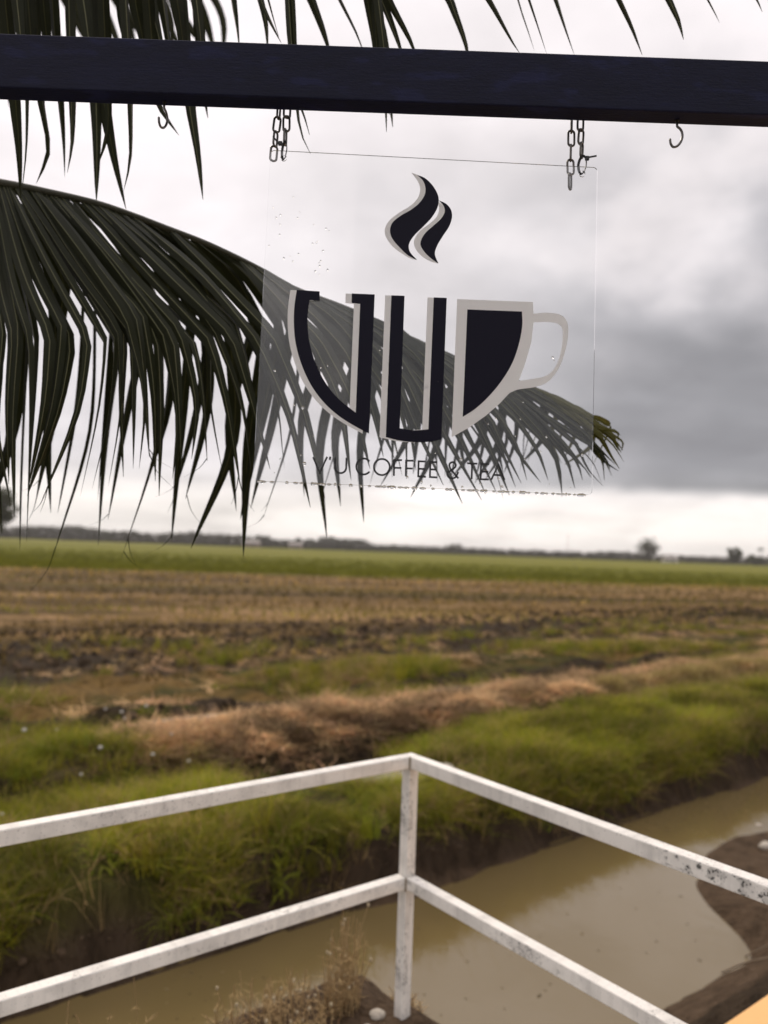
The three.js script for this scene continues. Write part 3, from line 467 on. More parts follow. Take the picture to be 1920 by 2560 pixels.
// ---------- hooks, chains, ties ----------
{
  const steel = new THREE.MeshStandardMaterial({ color: lin(0.13, 0.12, 0.11), metalness: 1, roughness: 0.3 }), black = new THREE.MeshStandardMaterial({ color: lin(0.012, 0.012, 0.013), roughness: 0.45 });
  const hook = (x, z, turn, label) => {
    const pts = [[0, 2.176, 0], [0, 2.166, 0], [0.0002, 2.1625, 0], [0.004, 2.1595, 0], [0.0072, 2.154, 0], [0.0078, 2.147, 0], [0.005, 2.139, 0], [0.0, 2.1335, 0], [-0.005, 2.1325, 0], [-0.0085, 2.137, 0], [-0.0095, 2.143, 0]].map(([a, b, c]) => new THREE.Vector3(a, b - 2.172, c));
    const g = grp('screw_hook', x, 2.172, z, turn), c = new THREE.CatmullRomCurve3(pts); mesh('bent_rod', new THREE.TubeGeometry(c, 40, 0.0017, 8), steel, g);
    mesh('rod_end', new THREE.SphereGeometry(0.0017, 8, 6).translate(pts[10].x, pts[10].y, 0), steel, g); mesh('collar', new THREE.CylinderGeometry(0.0028, 0.0028, 0.0016, 12).translate(0, -0.0012, 0), steel, g); top(g, label, 'hook', 'screw hooks under the beam'); };
  hook(0.3957, -1.07, 0, 'bare steel screw hook under the beam on the right');
  hook(-0.3325, -1.07, 1.15, 'bare steel screw hook under the beam on the left');
  // one chain link: a stretched ring of wire
  const link = (() => { class C extends THREE.Curve { getPoint(t, o = new THREE.Vector3()) { const a = t * 2 * Math.PI, r = 0.00465, h = 0.0068; return o.set(Math.cos(a) * r, Math.sin(a) * r + Math.sign(Math.sin(a)) * h * Math.min(1, Math.abs(Math.sin(a)) * 4), 0); } } return new THREE.TubeGeometry(new C(), 44, 0.00165, 8, true); })();
  const chain = (list, label) => { const g = grp('chain', list[0][0], 2.172, list[0][2]); list.forEach(([x, y, z, ry, rz, s = 1]) => { const m = mesh('link', link, steel, g); m.position.set(x - list[0][0], y - 2.172, z - list[0][2]); m.rotation.set(0, ry, rz ?? 0); m.scale.setScalar(s); });
    // staple on the back of the beam that carries it
    const st = new THREE.TorusGeometry(0.0068, 0.0014, 8, 20); const m = mesh('staple', st, steel, g); m.rotation.y = Math.PI / 2 + 0.1; m.position.set(0.0005, list[0][1] - 2.172 + 0.0155, 0.006); top(g, label, 'chain', 'chains that carry the sign'); return g; };
  chain([[-0.1736, 2.1775, -1.094, 1.3, -0.05], [-0.1750, 2.1564, -1.092, 0.25, -0.08], [-0.1762, 2.1350, -1.092, 1.15, -0.08], [-0.1777, 2.1130, -1.092, 0.3, -0.04]], 'free-hanging chain at the sign\'s upper left corner, behind the pane');
  chain([[-0.1609, 2.1770, -1.090, 0.35, 0.0], [-0.1609, 2.1563, -1.089, -0.15, 0.04], [-0.1615, 2.1355, -1.087, 1.35, 0.03]], 'short chain at the upper left corner tied to the sign\'s hole');
  chain([[0.2515, 2.1730, -1.094, 1.4, 0.0], [0.2512, 2.1517, -1.092, 0.15, 0.02], [0.2509, 2.1302, -1.092, 1.35, 0.02], [0.2510, 2.1088, -1.092, 0.1, 0.02], [0.2506, 2.0873, -1.092, 0.95, 0.05]], 'longest chain, dangling behind the sign\'s upper right corner');
  chain([[0.2634, 2.1735, -1.090, 0.3, 0.0], [0.2643, 2.1527, -1.089, 0.55, -0.06], [0.2653, 2.1320, -1.087, 1.0, -0.07]], 'short chain at the upper right corner tied to the sign\'s hole');
  // plastic ties looped through the holes of the sign
  const tie = (x, y, tail, label) => { const g = grp('cable_tie', x, y, -1.0815), pts = []; for (let k = 0; k < 24; k++) { const a = k / 24 * 2 * Math.PI; pts.push(new THREE.Vector3(Math.cos(a) * 0.0042, Math.sin(a) * 0.0128, Math.cos(a) * 0.0062)); }
    const sh = new THREE.Shape([[-0.0005, -0.0018], [0.0005, -0.0018], [0.0005, 0.0018], [-0.0005, 0.0018]].map((p) => new THREE.Vector2(...p)));
    mesh('strap', new THREE.ExtrudeGeometry(sh, { steps: 60, bevelEnabled: false, extrudePath: new THREE.CatmullRomCurve3(pts, true) }), black, g);
    mesh('lock', new RoundedBoxGeometry(0.0058, 0.0058, 0.0045, 2, 0.001).translate(tail * 0.0055, 0.0075, 0.005), black, g);
    mesh('tail', new THREE.BoxGeometry(0.014, 0.0022, 0.0012).rotateZ(tail > 0 ? 0.22 : -0.9).translate(tail * 0.012, 0.0100 + (tail > 0 ? 0 : 0.002), 0.005), black, g); top(g, label, 'cable tie', 'cable ties holding the sign'); };
  tie(0.2654, 2.1075, 1, 'black cable tie with a cut tail at the sign\'s upper right hole'); tie(-0.1610, 2.1130, -1, 'black cable tie at the sign\'s upper left hole');
}

// ---------- the sign ----------
const SIGN={v:[[[-186.8,34],[-154.9,33.6],[-154.3,20.3],[-168.5,20.3]],[[-168.5,20.3],[-169.8,7.6],[-169.4,-15.5],[-165.7,-38.4],[-156.3,-67.5],[-140.6,-96.2],[-120.4,-118.7],[-97.3,-135.8]],[[-97.3,-135.8],[-97.6,18.5],[-109.6,19.2],[-109.9,32.8],[-77.8,33.1],[-77.9,-164.1]],[[-77.9,-164.1],[-96.5,-155.2],[-119.4,-142],[-141,-124.2],[-160.3,-100.3],[-175,-71.6],[-184.4,-42.6],[-188.3,-16.4],[-188.9,10],[-186.8,34]]],u:[[[-54.5,32.9],[-36,33.2],[-35.8,-154.8]],[[-35.8,-154.8],[-16.5,-156.8],[3.9,-154.6]],[[3.9,-154.6],[5,32.9],[23.3,33.1],[22.3,-167.4]],[[22.3,-167.4],[6.5,-171.7],[-15.9,-173.3],[-38.4,-171.4],[-54.5,-167.9]],[[-54.5,-167.9],[-54.5,32.9]]],dg:[[[36.4,-164.2],[37.9,32.2],[144.8,33.2],[146.2,16.5]],[[146.2,16.5],[166.4,18.9],[186.2,15.8],[193.9,6.8],[195.8,-8.4],[192.1,-34.5],[182.8,-61.4],[167.9,-80.5],[148.6,-88.7],[126.6,-93],[115.4,-98.1]],[[115.4,-98.1],[101.3,-114.4],[82.4,-132.3],[60.3,-149.5],[36.4,-164.2]]],dh:[[[146.5,3.9],[163.4,5.4],[179.2,4.1],[186.5,-1.5],[188.1,-14.8],[185.6,-38.1],[176.9,-61],[164.5,-72.1],[145.7,-77],[127.6,-80.8]],[[127.6,-80.8],[136.1,-55.3],[143.9,-25.2],[146.5,3.9]]],dn:[[[52.7,17.9],[129.8,18.7]],[[129.8,18.7],[130.6,-0.9],[126.6,-27.7],[117.6,-56.2],[103.6,-81.6],[85.5,-105.3],[67.6,-123.1],[50.9,-135]],[[50.9,-135],[52.7,17.9]]],s1n:[[[-24.7,210.4],[-13,205.9],[-1.1,194.6],[6.7,179.6],[6.5,166],[-1.2,149.6],[-13.8,134.3],[-26.4,120.1],[-32.5,108],[-31.2,97.9],[-20.3,85.7]],[[-20.3,85.7],[-33.6,92.1],[-46,103.2],[-56.6,115.5],[-60,126.8],[-57.2,137.8],[-46.4,148.5],[-31.1,158.8],[-19,170.4],[-12.5,183],[-12.6,193.9],[-16.2,202.3],[-24.7,210.4]]],s1g:[[[-33,213.4],[-24.7,210.4],[-12.8,200.8],[-7.3,184],[-14.9,166.5],[-37.2,148.3],[-53.1,133.9],[-54.1,117],[-38.7,97.5],[-20.3,85.7]],[[-20.3,85.7],[-28.5,87.3],[-41.8,94],[-54.5,102.8],[-63.1,113.1],[-67.4,123],[-66.1,133.2],[-59.3,143.8],[-46.6,154.6],[-31.3,165.6],[-21.9,177.7],[-19.7,190.1],[-23.4,200.9],[-33,213.4]]],s2n:[[[7.2,174.5],[17.9,170],[25,161.8],[27,151.7],[23.8,138],[14.8,122.3],[6.8,106.6],[4.5,95.7],[9.9,82.2]],[[9.9,82.2],[0.2,88.4],[-10.6,98.3],[-16.2,108.1],[-15.4,115.6],[-9.6,126.1],[2.5,138.2],[12,148.6],[16.3,158],[14.7,166.4],[7.2,174.5]]],s2g:[[[6.3,172.4],[11.9,169.7],[18,164.2],[19,154.7],[9,138.9],[-6.9,124.5],[-11.3,110.8],[-4.3,95.9],[9.9,82.2]],[[9.9,82.2],[0.4,84.1],[-12.3,90.5],[-21.7,99.8],[-25.7,110],[-24,118.5],[-16.9,129.1],[-4.2,139.9],[5.3,150.6],[8.3,160.9],[6.3,172.4]]],sh:[-8.7,-0.4],text:[[[[-153.1,-200.1],[-143.2,-221],[-133.9,-198.9]]],[[[-129.6,-198.4],[-130.3,-203.1]]],[[[-122.8,-199.2],[-122.5,-213.2],[-122.5,-213.2],[-122.2,-215.1],[-121.5,-216.8],[-120.4,-218.3],[-119,-219.5],[-117.3,-220.2],[-115.5,-220.6],[-113.6,-220.5],[-111.8,-220],[-110.2,-219.1],[-108.9,-217.8],[-107.9,-216.2],[-107.4,-214.4],[-107.2,-212.6],[-107.4,-199]]],[[[-75.7,-202.7],[-77.2,-201.3],[-78.9,-200.1],[-80.7,-199.4],[-82.7,-199.1],[-84.7,-199.2],[-86.6,-199.7],[-88.4,-200.6],[-90,-201.9],[-91.4,-203.5],[-92.4,-205.3],[-93.1,-207.3],[-93.4,-209.5],[-93.3,-211.6],[-92.8,-213.7],[-92,-215.6],[-90.8,-217.4],[-89.3,-218.8],[-87.6,-220],[-85.8,-220.7],[-83.8,-221.1],[-81.8,-221],[-79.9,-220.5],[-78.1,-219.6],[-76.5,-218.4],[-75.1,-216.8]]],[[[-47.4,-209.3],[-47.6,-211.7],[-48.2,-214],[-49.4,-216.1],[-50.9,-218],[-52.8,-219.4],[-55,-220.4],[-57.3,-220.9],[-59.7,-220.8],[-62,-220.3],[-64.1,-219.3],[-65.9,-217.8],[-67.4,-215.9],[-68.5,-213.8],[-69.1,-211.4],[-69.2,-209],[-68.8,-206.6],[-67.9,-204.4],[-66.5,-202.4],[-64.8,-200.8],[-62.8,-199.5],[-60.5,-198.8],[-58.2,-198.6],[-55.8,-198.8],[-53.6,-199.6],[-51.6,-200.9],[-49.9,-202.6],[-48.6,-204.6],[-47.8,-206.9],[-47.4,-209.3]]],[[[-31.1,-199],[-41.9,-199.5],[-41.4,-221.3]],[[-41.5,-210.1],[-31.4,-210]]],[[[-15,-199.2],[-25.4,-199.5],[-24.9,-221.3]],[[-25,-210.1],[-15.6,-210.1]]],[[[1.6,-199.6],[-8.1,-199.6],[-7.9,-220.6],[2.7,-220.7]],[[-7.9,-210.1],[1.6,-209.9]]],[[[17.4,-199.8],[8.1,-199.8],[8.2,-220.8],[18.5,-220.9]],[[8.2,-210.1],[17.4,-210.1]]],[[[47.6,-221.1],[36,-208.2],[35.1,-205.5],[34.6,-204.4],[34.5,-203.1],[34.7,-201.9],[35.3,-200.8],[36.2,-199.8],[37.3,-199.2],[38.5,-198.9],[39.9,-198.9],[41.1,-199.3],[42.1,-200.1],[42.9,-201.1],[43.4,-202.3],[43.4,-203.5],[43.1,-204.7],[42.5,-205.8],[35.4,-211.9],[33.4,-211.7],[32.6,-212.9],[32.1,-214.1],[32,-215.4],[32.1,-216.7],[32.6,-218],[33.4,-219.1],[34.4,-220],[35.7,-220.7],[37.1,-221.1],[38.6,-221.3],[40.1,-221.2],[41.5,-220.7],[42.8,-220.1],[43.9,-219.2],[44.8,-218.1],[47,-212.1]]],[[[59,-199.4],[73.1,-199.6]],[[66,-199.5],[65.8,-221.4]]],[[[89.5,-199.4],[78.3,-199.5],[78.2,-220.9],[89.7,-220.7]],[[78.3,-210.2],[88.7,-210.1]]],[[[93,-221],[102.5,-199.2],[111.4,-220.5]],[[96.4,-214],[108.3,-214.2]]]]};
const RACHIS=[[[-1.586,2.175,-1.6],[-1.381,2.251,-1.6],[-1.173,2.293,-1.6],[-0.963,2.303,-1.6],[-0.835,2.292,-1.6],[-0.736,2.278,-1.607],[-0.636,2.261,-1.614],[-0.569,2.243,-1.619],[-0.484,2.216,-1.625],[-0.398,2.188,-1.631],[-0.286,2.141,-1.639],[-0.208,2.102,-1.644],[-0.12,2.074,-1.65],[-0.026,2.041,-1.657],[0.127,1.973,-1.667],[0.329,1.91,-1.681],[0.454,1.847,-1.689],[0.512,1.82,-1.693]],[[-1.402,2.27,-1.4],[-1.27,2.481,-1.4],[-1.131,2.626,-1.4],[-0.95,2.718,-1.4],[-0.765,2.772,-1.4],[-0.466,2.815,-1.4],[-0.165,2.834,-1.4],[0.137,2.845,-1.4],[0.438,2.864,-1.4],[0.665,2.865,-1.4],[0.801,2.847,-1.4]],[[-2.65,3.734,-2.9],[-2.044,3.951,-2.9],[-1.581,4.033,-2.9],[-1.114,4.034,-2.9],[-0.705,3.968,-2.9]]];
const LEAFLETS=[
[0,24.5,0.33,0,[[-0.872,2.295,-1.6],[-0.818,2.049,-1.548],[-0.765,1.924,-1.488],[-0.748,1.733,-1.468],[-0.727,1.55,-1.478]]],
[0,20.3,-0.11,0,[[-0.86,2.294,-1.6],[-0.794,2.057,-1.544],[-0.733,1.939,-1.484],[-0.724,1.789,-1.464],[-0.718,1.646,-1.474]]],
[0,20.7,-0.46,0,[[-0.852,2.293,-1.6],[-0.753,2.047,-1.51],[-0.684,1.921,-1.45],[-0.665,1.749,-1.43],[-0.662,1.537,-1.44]]],
[0,22.4,0.46,0,[[-0.839,2.292,-1.6],[-0.734,2.072,-1.515],[-0.646,1.931,-1.455],[-0.64,1.805,-1.435],[-0.666,1.642,-1.445]]],
[0,21.5,0.39,0,[[-0.823,2.29,-1.601],[-0.717,2.088,-1.535],[-0.613,1.93,-1.475],[-0.621,1.798,-1.455],[-0.677,1.625,-1.465]]],
[0,19.4,-0.28,0,[[-0.807,2.288,-1.602],[-0.667,2.099,-1.508],[-0.541,1.925,-1.448],[-0.539,1.789,-1.428],[-0.566,1.627,-1.438]]],
[0,20.7,-0.22,0,[[-0.792,2.286,-1.603],[-0.648,2.099,-1.516],[-0.519,1.947,-1.456],[-0.501,1.792,-1.436],[-0.518,1.647,-1.446]]],
[0,22.9,-0.16,0,[[-0.776,2.284,-1.604],[-0.625,2.089,-1.528],[-0.497,1.94,-1.468],[-0.48,1.795,-1.448],[-0.477,1.683,-1.458]]],
[0,18.9,0.5,0,[[-0.756,2.281,-1.606],[-0.619,2.128,-1.537],[-0.493,1.984,-1.477],[-0.466,1.871,-1.457],[-0.45,1.707,-1.467]]],
[0,18.4,0.27,0,[[-0.736,2.278,-1.607],[-0.598,2.128,-1.554],[-0.455,1.949,-1.494],[-0.435,1.801,-1.474],[-0.433,1.635,-1.484]]],
[0,21.8,0.02,0,[[-0.724,2.276,-1.608],[-0.565,2.111,-1.54],[-0.419,1.942,-1.48],[-0.396,1.8,-1.46],[-0.389,1.687,-1.47]]],
[0,17.8,0.49,0,[[-0.704,2.273,-1.61],[-0.542,2.105,-1.543],[-0.376,1.931,-1.483],[-0.351,1.821,-1.463],[-0.341,1.704,-1.473]]],
[0,22.8,-0.06,0,[[-0.667,2.266,-1.612],[-0.497,2.09,-1.54],[-0.35,1.941,-1.48],[-0.309,1.822,-1.46],[-0.276,1.662,-1.47]]],
[0,24,-0.3,0,[[-0.635,2.261,-1.614],[-0.452,2.084,-1.52],[-0.303,1.945,-1.46],[-0.257,1.82,-1.44],[-0.217,1.691,-1.45]]],
[0,24.7,0.33,0,[[-0.603,2.252,-1.617],[-0.431,2.098,-1.554],[-0.304,1.981,-1.494],[-0.27,1.882,-1.474],[-0.252,1.772,-1.484]]],
[0,21.3,0.04,0,[[-0.562,2.241,-1.62],[-0.38,2.082,-1.527],[-0.252,1.937,-1.467],[-0.185,1.794,-1.447],[-0.139,1.622,-1.457]]],
[0,22,-0.02,0,[[-0.329,2.159,-1.636],[-0.222,2.04,-1.545],[-0.143,1.933,-1.485],[-0.092,1.827,-1.465],[-0.065,1.678,-1.475]]],
[0,24.5,-0.45,0,[[-0.299,2.147,-1.638],[-0.166,2.024,-1.546],[-0.089,1.935,-1.486],[-0.035,1.829,-1.466],[-0.005,1.724,-1.476]]],
[0,17.6,0.39,0,[[-0.269,2.132,-1.64],[-0.13,2.021,-1.579],[-0.039,1.913,-1.519],[0.001,1.818,-1.499],[0.033,1.693,-1.509]]],
[0,17.5,-0.28,0,[[-0.228,2.112,-1.643],[-0.097,2.011,-1.591],[-0.002,1.903,-1.532],[0.038,1.813,-1.512],[0.06,1.705,-1.522]]],
[0,19.7,-0.38,0,[[-0.188,2.096,-1.646],[-0.043,1.979,-1.592],[0.036,1.887,-1.535],[0.075,1.801,-1.516],[0.154,1.644,-1.526]]],
[0,18.6,-0.15,0,[[-0.148,2.083,-1.649],[0.001,1.969,-1.603],[0.098,1.859,-1.548],[0.15,1.764,-1.529],[0.201,1.665,-1.538]]],
[0,20.1,0.44,0,[[-0.102,2.068,-1.652],[0.055,1.947,-1.588],[0.149,1.83,-1.535],[0.209,1.737,-1.518],[0.236,1.652,-1.527]]],
[0,16.6,-0.42,0,[[-0.051,2.05,-1.655],[0.09,1.945,-1.613],[0.18,1.846,-1.563],[0.227,1.76,-1.546],[0.263,1.682,-1.555]]],
[0,15.4,-0.1,0,[[-0,2.03,-1.659],[0.137,1.921,-1.586],[0.224,1.824,-1.538],[0.26,1.758,-1.523],[0.281,1.695,-1.531]]],
[0,15.1,-0.08,0,[[0.051,2.007,-1.662],[0.182,1.905,-1.597],[0.263,1.818,-1.552],[0.304,1.752,-1.538],[0.326,1.698,-1.545]]],
[0,15.8,-0.26,0,[[0.102,1.984,-1.666],[0.234,1.893,-1.62],[0.316,1.801,-1.579],[0.348,1.738,-1.565],[0.361,1.668,-1.572]]],
[0,15.1,-0.08,0,[[0.153,1.965,-1.669],[0.276,1.872,-1.634],[0.363,1.786,-1.594],[0.394,1.737,-1.581],[0.406,1.705,-1.588]]],
[0,13.4,0.33,0,[[0.179,1.957,-1.671],[0.292,1.858,-1.61],[0.367,1.778,-1.572],[0.408,1.721,-1.56],[0.424,1.703,-1.566]]],
[0,12.5,0.43,0,[[0.205,1.949,-1.672],[0.313,1.856,-1.619],[0.384,1.785,-1.583],[0.425,1.737,-1.571],[0.442,1.7,-1.577]]],
[0,11.8,-0.12,0,[[0.231,1.941,-1.674],[0.327,1.866,-1.618],[0.398,1.809,-1.583],[0.438,1.766,-1.571],[0.469,1.739,-1.577]]],
[0,12.7,-0.1,0,[[0.256,1.932,-1.676],[0.352,1.857,-1.642],[0.419,1.794,-1.608],[0.456,1.751,-1.597],[0.467,1.732,-1.603]]],
[0,13.5,0.43,0,[[0.282,1.924,-1.678],[0.366,1.847,-1.616],[0.427,1.782,-1.583],[0.444,1.733,-1.572],[0.449,1.705,-1.578]]],
[0,12.4,-0.05,0,[[0.308,1.916,-1.679],[0.392,1.848,-1.64],[0.449,1.796,-1.609],[0.466,1.761,-1.599],[0.487,1.733,-1.604]]],
[0,11.5,-0.05,0,[[0.36,1.894,-1.683],[0.433,1.843,-1.665],[0.471,1.81,-1.637],[0.488,1.79,-1.627],[0.502,1.776,-1.632]]],
[0,10.7,-0.01,0,[[0.402,1.873,-1.686],[0.428,1.848,-1.647],[0.446,1.826,-1.62],[0.468,1.816,-1.611],[0.491,1.805,-1.615]]],
[0,19.9,0.39,0,[[-0.865,2.294,-1.6],[-0.791,2.052,-1.51],[-0.734,1.938,-1.45],[-0.726,1.77,-1.43],[-0.694,1.603,-1.44]]],
[0,18.2,-0.08,0,[[-0.856,2.294,-1.6],[-0.773,2.059,-1.541],[-0.72,1.948,-1.481],[-0.711,1.77,-1.461],[-0.702,1.585,-1.471]]],
[0,21,-0.48,0,[[-0.845,2.293,-1.6],[-0.746,2.061,-1.539],[-0.688,1.939,-1.479],[-0.674,1.784,-1.459],[-0.678,1.602,-1.469]]],
[0,20.9,-0.07,0,[[-0.83,2.291,-1.6],[-0.72,2.083,-1.528],[-0.63,1.951,-1.468],[-0.633,1.795,-1.448],[-0.673,1.632,-1.458]]],
[0,17,-0.01,0,[[-0.818,2.29,-1.601],[-0.683,2.089,-1.507],[-0.571,1.927,-1.447],[-0.575,1.791,-1.427],[-0.635,1.619,-1.437]]],
[0,20.6,-0.38,0,[[-0.799,2.287,-1.603],[-0.659,2.113,-1.524],[-0.526,1.933,-1.464],[-0.524,1.786,-1.444],[-0.551,1.641,-1.454]]],
[0,19.9,0.32,0,[[-0.784,2.285,-1.604],[-0.635,2.091,-1.542],[-0.515,1.947,-1.482],[-0.505,1.792,-1.462],[-0.499,1.668,-1.472]]],
[0,23.1,-0.16,0,[[-0.766,2.282,-1.605],[-0.616,2.111,-1.51],[-0.503,1.97,-1.45],[-0.456,1.819,-1.43],[-0.46,1.682,-1.44]]],
[0,20.9,0.06,0,[[-0.744,2.279,-1.607],[-0.618,2.121,-1.552],[-0.485,1.992,-1.492],[-0.449,1.836,-1.472],[-0.441,1.663,-1.482]]],
[0,23.4,-0.43,0,[[-0.728,2.277,-1.608],[-0.589,2.129,-1.547],[-0.441,1.949,-1.487],[-0.402,1.793,-1.467],[-0.407,1.668,-1.477]]],
[0,24.8,0.1,0,[[-0.712,2.274,-1.609],[-0.553,2.105,-1.542],[-0.408,1.957,-1.482],[-0.365,1.809,-1.462],[-0.371,1.707,-1.472]]],
[0,19.1,0.5,0,[[-0.689,2.27,-1.611],[-0.536,2.103,-1.561],[-0.352,1.935,-1.501],[-0.341,1.826,-1.481],[-0.314,1.682,-1.491]]],
[0,19.7,-0.44,0,[[-0.653,2.264,-1.613],[-0.473,2.098,-1.543],[-0.345,1.968,-1.483],[-0.282,1.823,-1.463],[-0.254,1.677,-1.473]]],
[0,23.1,-0.27,0,[[-0.623,2.258,-1.615],[-0.443,2.108,-1.552],[-0.313,1.97,-1.492],[-0.263,1.841,-1.472],[-0.232,1.721,-1.482]]],
[0,23.6,0.43,0,[[-0.581,2.246,-1.618],[-0.403,2.1,-1.551],[-0.287,1.976,-1.491],[-0.216,1.842,-1.471],[-0.194,1.697,-1.481]]],
[0,23.6,-0.26,0,[[-0.48,2.214,-1.625],[-0.333,2.063,-1.535],[-0.226,1.951,-1.475],[-0.159,1.802,-1.455],[-0.113,1.641,-1.465]]],
[0,23.8,-0.37,0,[[-0.316,2.154,-1.637],[-0.204,2.027,-1.543],[-0.134,1.949,-1.483],[-0.072,1.836,-1.463],[-0.03,1.701,-1.473]]],
[0,24.4,-0.24,0,[[-0.288,2.142,-1.639],[-0.158,2.028,-1.584],[-0.058,1.922,-1.524],[-0.029,1.827,-1.504],[0.017,1.726,-1.514]]],
[0,19.2,-0.37,0,[[-0.25,2.123,-1.641],[-0.109,2.005,-1.548],[-0.036,1.901,-1.488],[0.025,1.81,-1.468],[0.042,1.685,-1.478]]],
[0,16,0.11,0,[[-0.203,2.101,-1.645],[-0.067,1.999,-1.581],[0.005,1.909,-1.523],[0.051,1.802,-1.504],[0.115,1.677,-1.514]]],
[0,16.4,-0.01,0,[[-0.163,2.088,-1.647],[-0.005,1.982,-1.599],[0.064,1.874,-1.543],[0.111,1.787,-1.525],[0.193,1.653,-1.534]]],
[0,19.1,-0.29,0,[[-0.125,2.076,-1.65],[0.038,1.969,-1.595],[0.115,1.861,-1.542],[0.178,1.745,-1.524],[0.223,1.666,-1.533]]],
[0,19.7,-0,0,[[-0.078,2.059,-1.653],[0.077,1.948,-1.589],[0.159,1.847,-1.538],[0.213,1.736,-1.521],[0.247,1.664,-1.529]]],
[0,14.4,-0.04,0,[[-0.025,2.041,-1.657],[0.11,1.921,-1.588],[0.206,1.818,-1.539],[0.235,1.751,-1.523],[0.27,1.689,-1.531]]],
[0,17.5,0.06,0,[[0.019,2.021,-1.66],[0.152,1.91,-1.604],[0.227,1.828,-1.558],[0.269,1.746,-1.542],[0.312,1.694,-1.55]]],
[0,16.7,-0.48,0,[[0.079,1.995,-1.664],[0.199,1.908,-1.609],[0.269,1.829,-1.566],[0.335,1.751,-1.551],[0.352,1.693,-1.558]]],
[0,14.9,-0.46,0,[[0.121,1.976,-1.667],[0.241,1.878,-1.641],[0.327,1.805,-1.6],[0.37,1.747,-1.587],[0.392,1.687,-1.593]]],
[0,13.6,-0.01,0,[[0.167,1.961,-1.67],[0.298,1.865,-1.633],[0.352,1.784,-1.594],[0.408,1.73,-1.581],[0.422,1.711,-1.588]]],
[0,11.4,-0.42,0,[[0.192,1.953,-1.672],[0.298,1.865,-1.629],[0.391,1.78,-1.592],[0.414,1.726,-1.579],[0.448,1.694,-1.585]]],
[0,10.9,-0.32,0,[[0.216,1.945,-1.673],[0.311,1.856,-1.623],[0.383,1.801,-1.587],[0.437,1.76,-1.575],[0.449,1.707,-1.581]]],
[0,12.6,-0.28,0,[[0.242,1.937,-1.675],[0.345,1.879,-1.657],[0.404,1.817,-1.622],[0.446,1.756,-1.61],[0.488,1.73,-1.616]]],
[0,14.9,0.34,0,[[0.266,1.929,-1.677],[0.354,1.847,-1.63],[0.416,1.789,-1.597],[0.45,1.75,-1.586],[0.47,1.713,-1.591]]],
[0,12.7,0.37,0,[[0.293,1.921,-1.678],[0.394,1.865,-1.655],[0.431,1.801,-1.623],[0.463,1.742,-1.612],[0.474,1.719,-1.618]]],
[0,14.2,0.39,0,[[0.337,1.906,-1.681],[0.4,1.85,-1.629],[0.44,1.811,-1.599],[0.469,1.781,-1.589],[0.493,1.746,-1.594]]],
[0,10.8,-0.45,0,[[0.386,1.881,-1.685],[0.432,1.85,-1.665],[0.448,1.821,-1.637],[0.487,1.815,-1.628],[0.491,1.795,-1.633]]],
[0,15.6,0.39,0,[[-0.087,2.063,-1.653],[-0.032,2.036,-1.647],[0.022,2.001,-1.627],[0.067,1.972,-1.617],[0.094,1.951,-1.617]]],
[0,16.2,-0.01,0,[[-0.067,2.055,-1.654],[-0.017,2.029,-1.639],[0.031,1.997,-1.619],[0.071,1.97,-1.609],[0.096,1.951,-1.609]]],
[0,13.3,-0.37,0,[[-0.044,2.048,-1.656],[0.011,2.01,-1.625],[0.064,1.971,-1.605],[0.108,1.938,-1.595],[0.135,1.913,-1.595]]],
[0,14.7,-0.3,0,[[-0.029,2.043,-1.657],[0.026,2.02,-1.676],[0.08,1.981,-1.656],[0.125,1.948,-1.646],[0.152,1.924,-1.646]]],
[0,14.4,-0.22,0,[[-0.009,2.034,-1.658],[0.042,2.003,-1.651],[0.092,1.964,-1.631],[0.134,1.93,-1.621],[0.159,1.906,-1.621]]],
[0,15.5,0.09,0,[[0.021,2.021,-1.66],[0.071,1.998,-1.689],[0.12,1.958,-1.669],[0.16,1.924,-1.659],[0.185,1.898,-1.659]]],
[0,13.5,0.36,0,[[0.037,2.013,-1.661],[0.084,1.984,-1.653],[0.129,1.948,-1.633],[0.166,1.917,-1.623],[0.189,1.895,-1.623]]],
[0,14.5,0.29,0,[[0.055,2.006,-1.662],[0.108,1.981,-1.654],[0.159,1.951,-1.634],[0.201,1.925,-1.624],[0.228,1.907,-1.624]]],
[0,15.9,0.26,0,[[0.076,1.996,-1.664],[0.126,1.984,-1.691],[0.173,1.957,-1.671],[0.212,1.935,-1.661],[0.236,1.918,-1.661]]],
[0,14.3,0.17,0,[[0.102,1.984,-1.666],[0.152,1.968,-1.679],[0.198,1.939,-1.659],[0.237,1.915,-1.649],[0.261,1.898,-1.649]]],
[0,15.1,0.23,0,[[0.113,1.98,-1.666],[0.172,1.961,-1.681],[0.228,1.931,-1.661],[0.275,1.905,-1.651],[0.303,1.886,-1.651]]],
[0,14.1,-0.12,0,[[0.143,1.968,-1.668],[0.196,1.931,-1.644],[0.247,1.891,-1.624],[0.291,1.856,-1.614],[0.318,1.83,-1.614]]],
[0,15.9,-0.33,0,[[0.161,1.963,-1.669],[0.216,1.939,-1.684],[0.266,1.904,-1.664],[0.308,1.873,-1.654],[0.335,1.85,-1.654]]],
[0,12.8,0.32,0,[[0.181,1.956,-1.671],[0.229,1.934,-1.699],[0.271,1.896,-1.679],[0.307,1.863,-1.669],[0.329,1.839,-1.669]]],
[0,12,0.37,0,[[0.205,1.949,-1.672],[0.253,1.931,-1.701],[0.293,1.899,-1.681],[0.327,1.871,-1.671],[0.349,1.851,-1.671]]],
[0,14.9,0.34,0,[[0.225,1.943,-1.674],[0.28,1.925,-1.698],[0.328,1.893,-1.678],[0.369,1.866,-1.668],[0.394,1.846,-1.668]]],
[0,15.3,-0.18,0,[[0.244,1.937,-1.675],[0.28,1.913,-1.648],[0.317,1.888,-1.628],[0.349,1.868,-1.618],[0.369,1.853,-1.618]]],
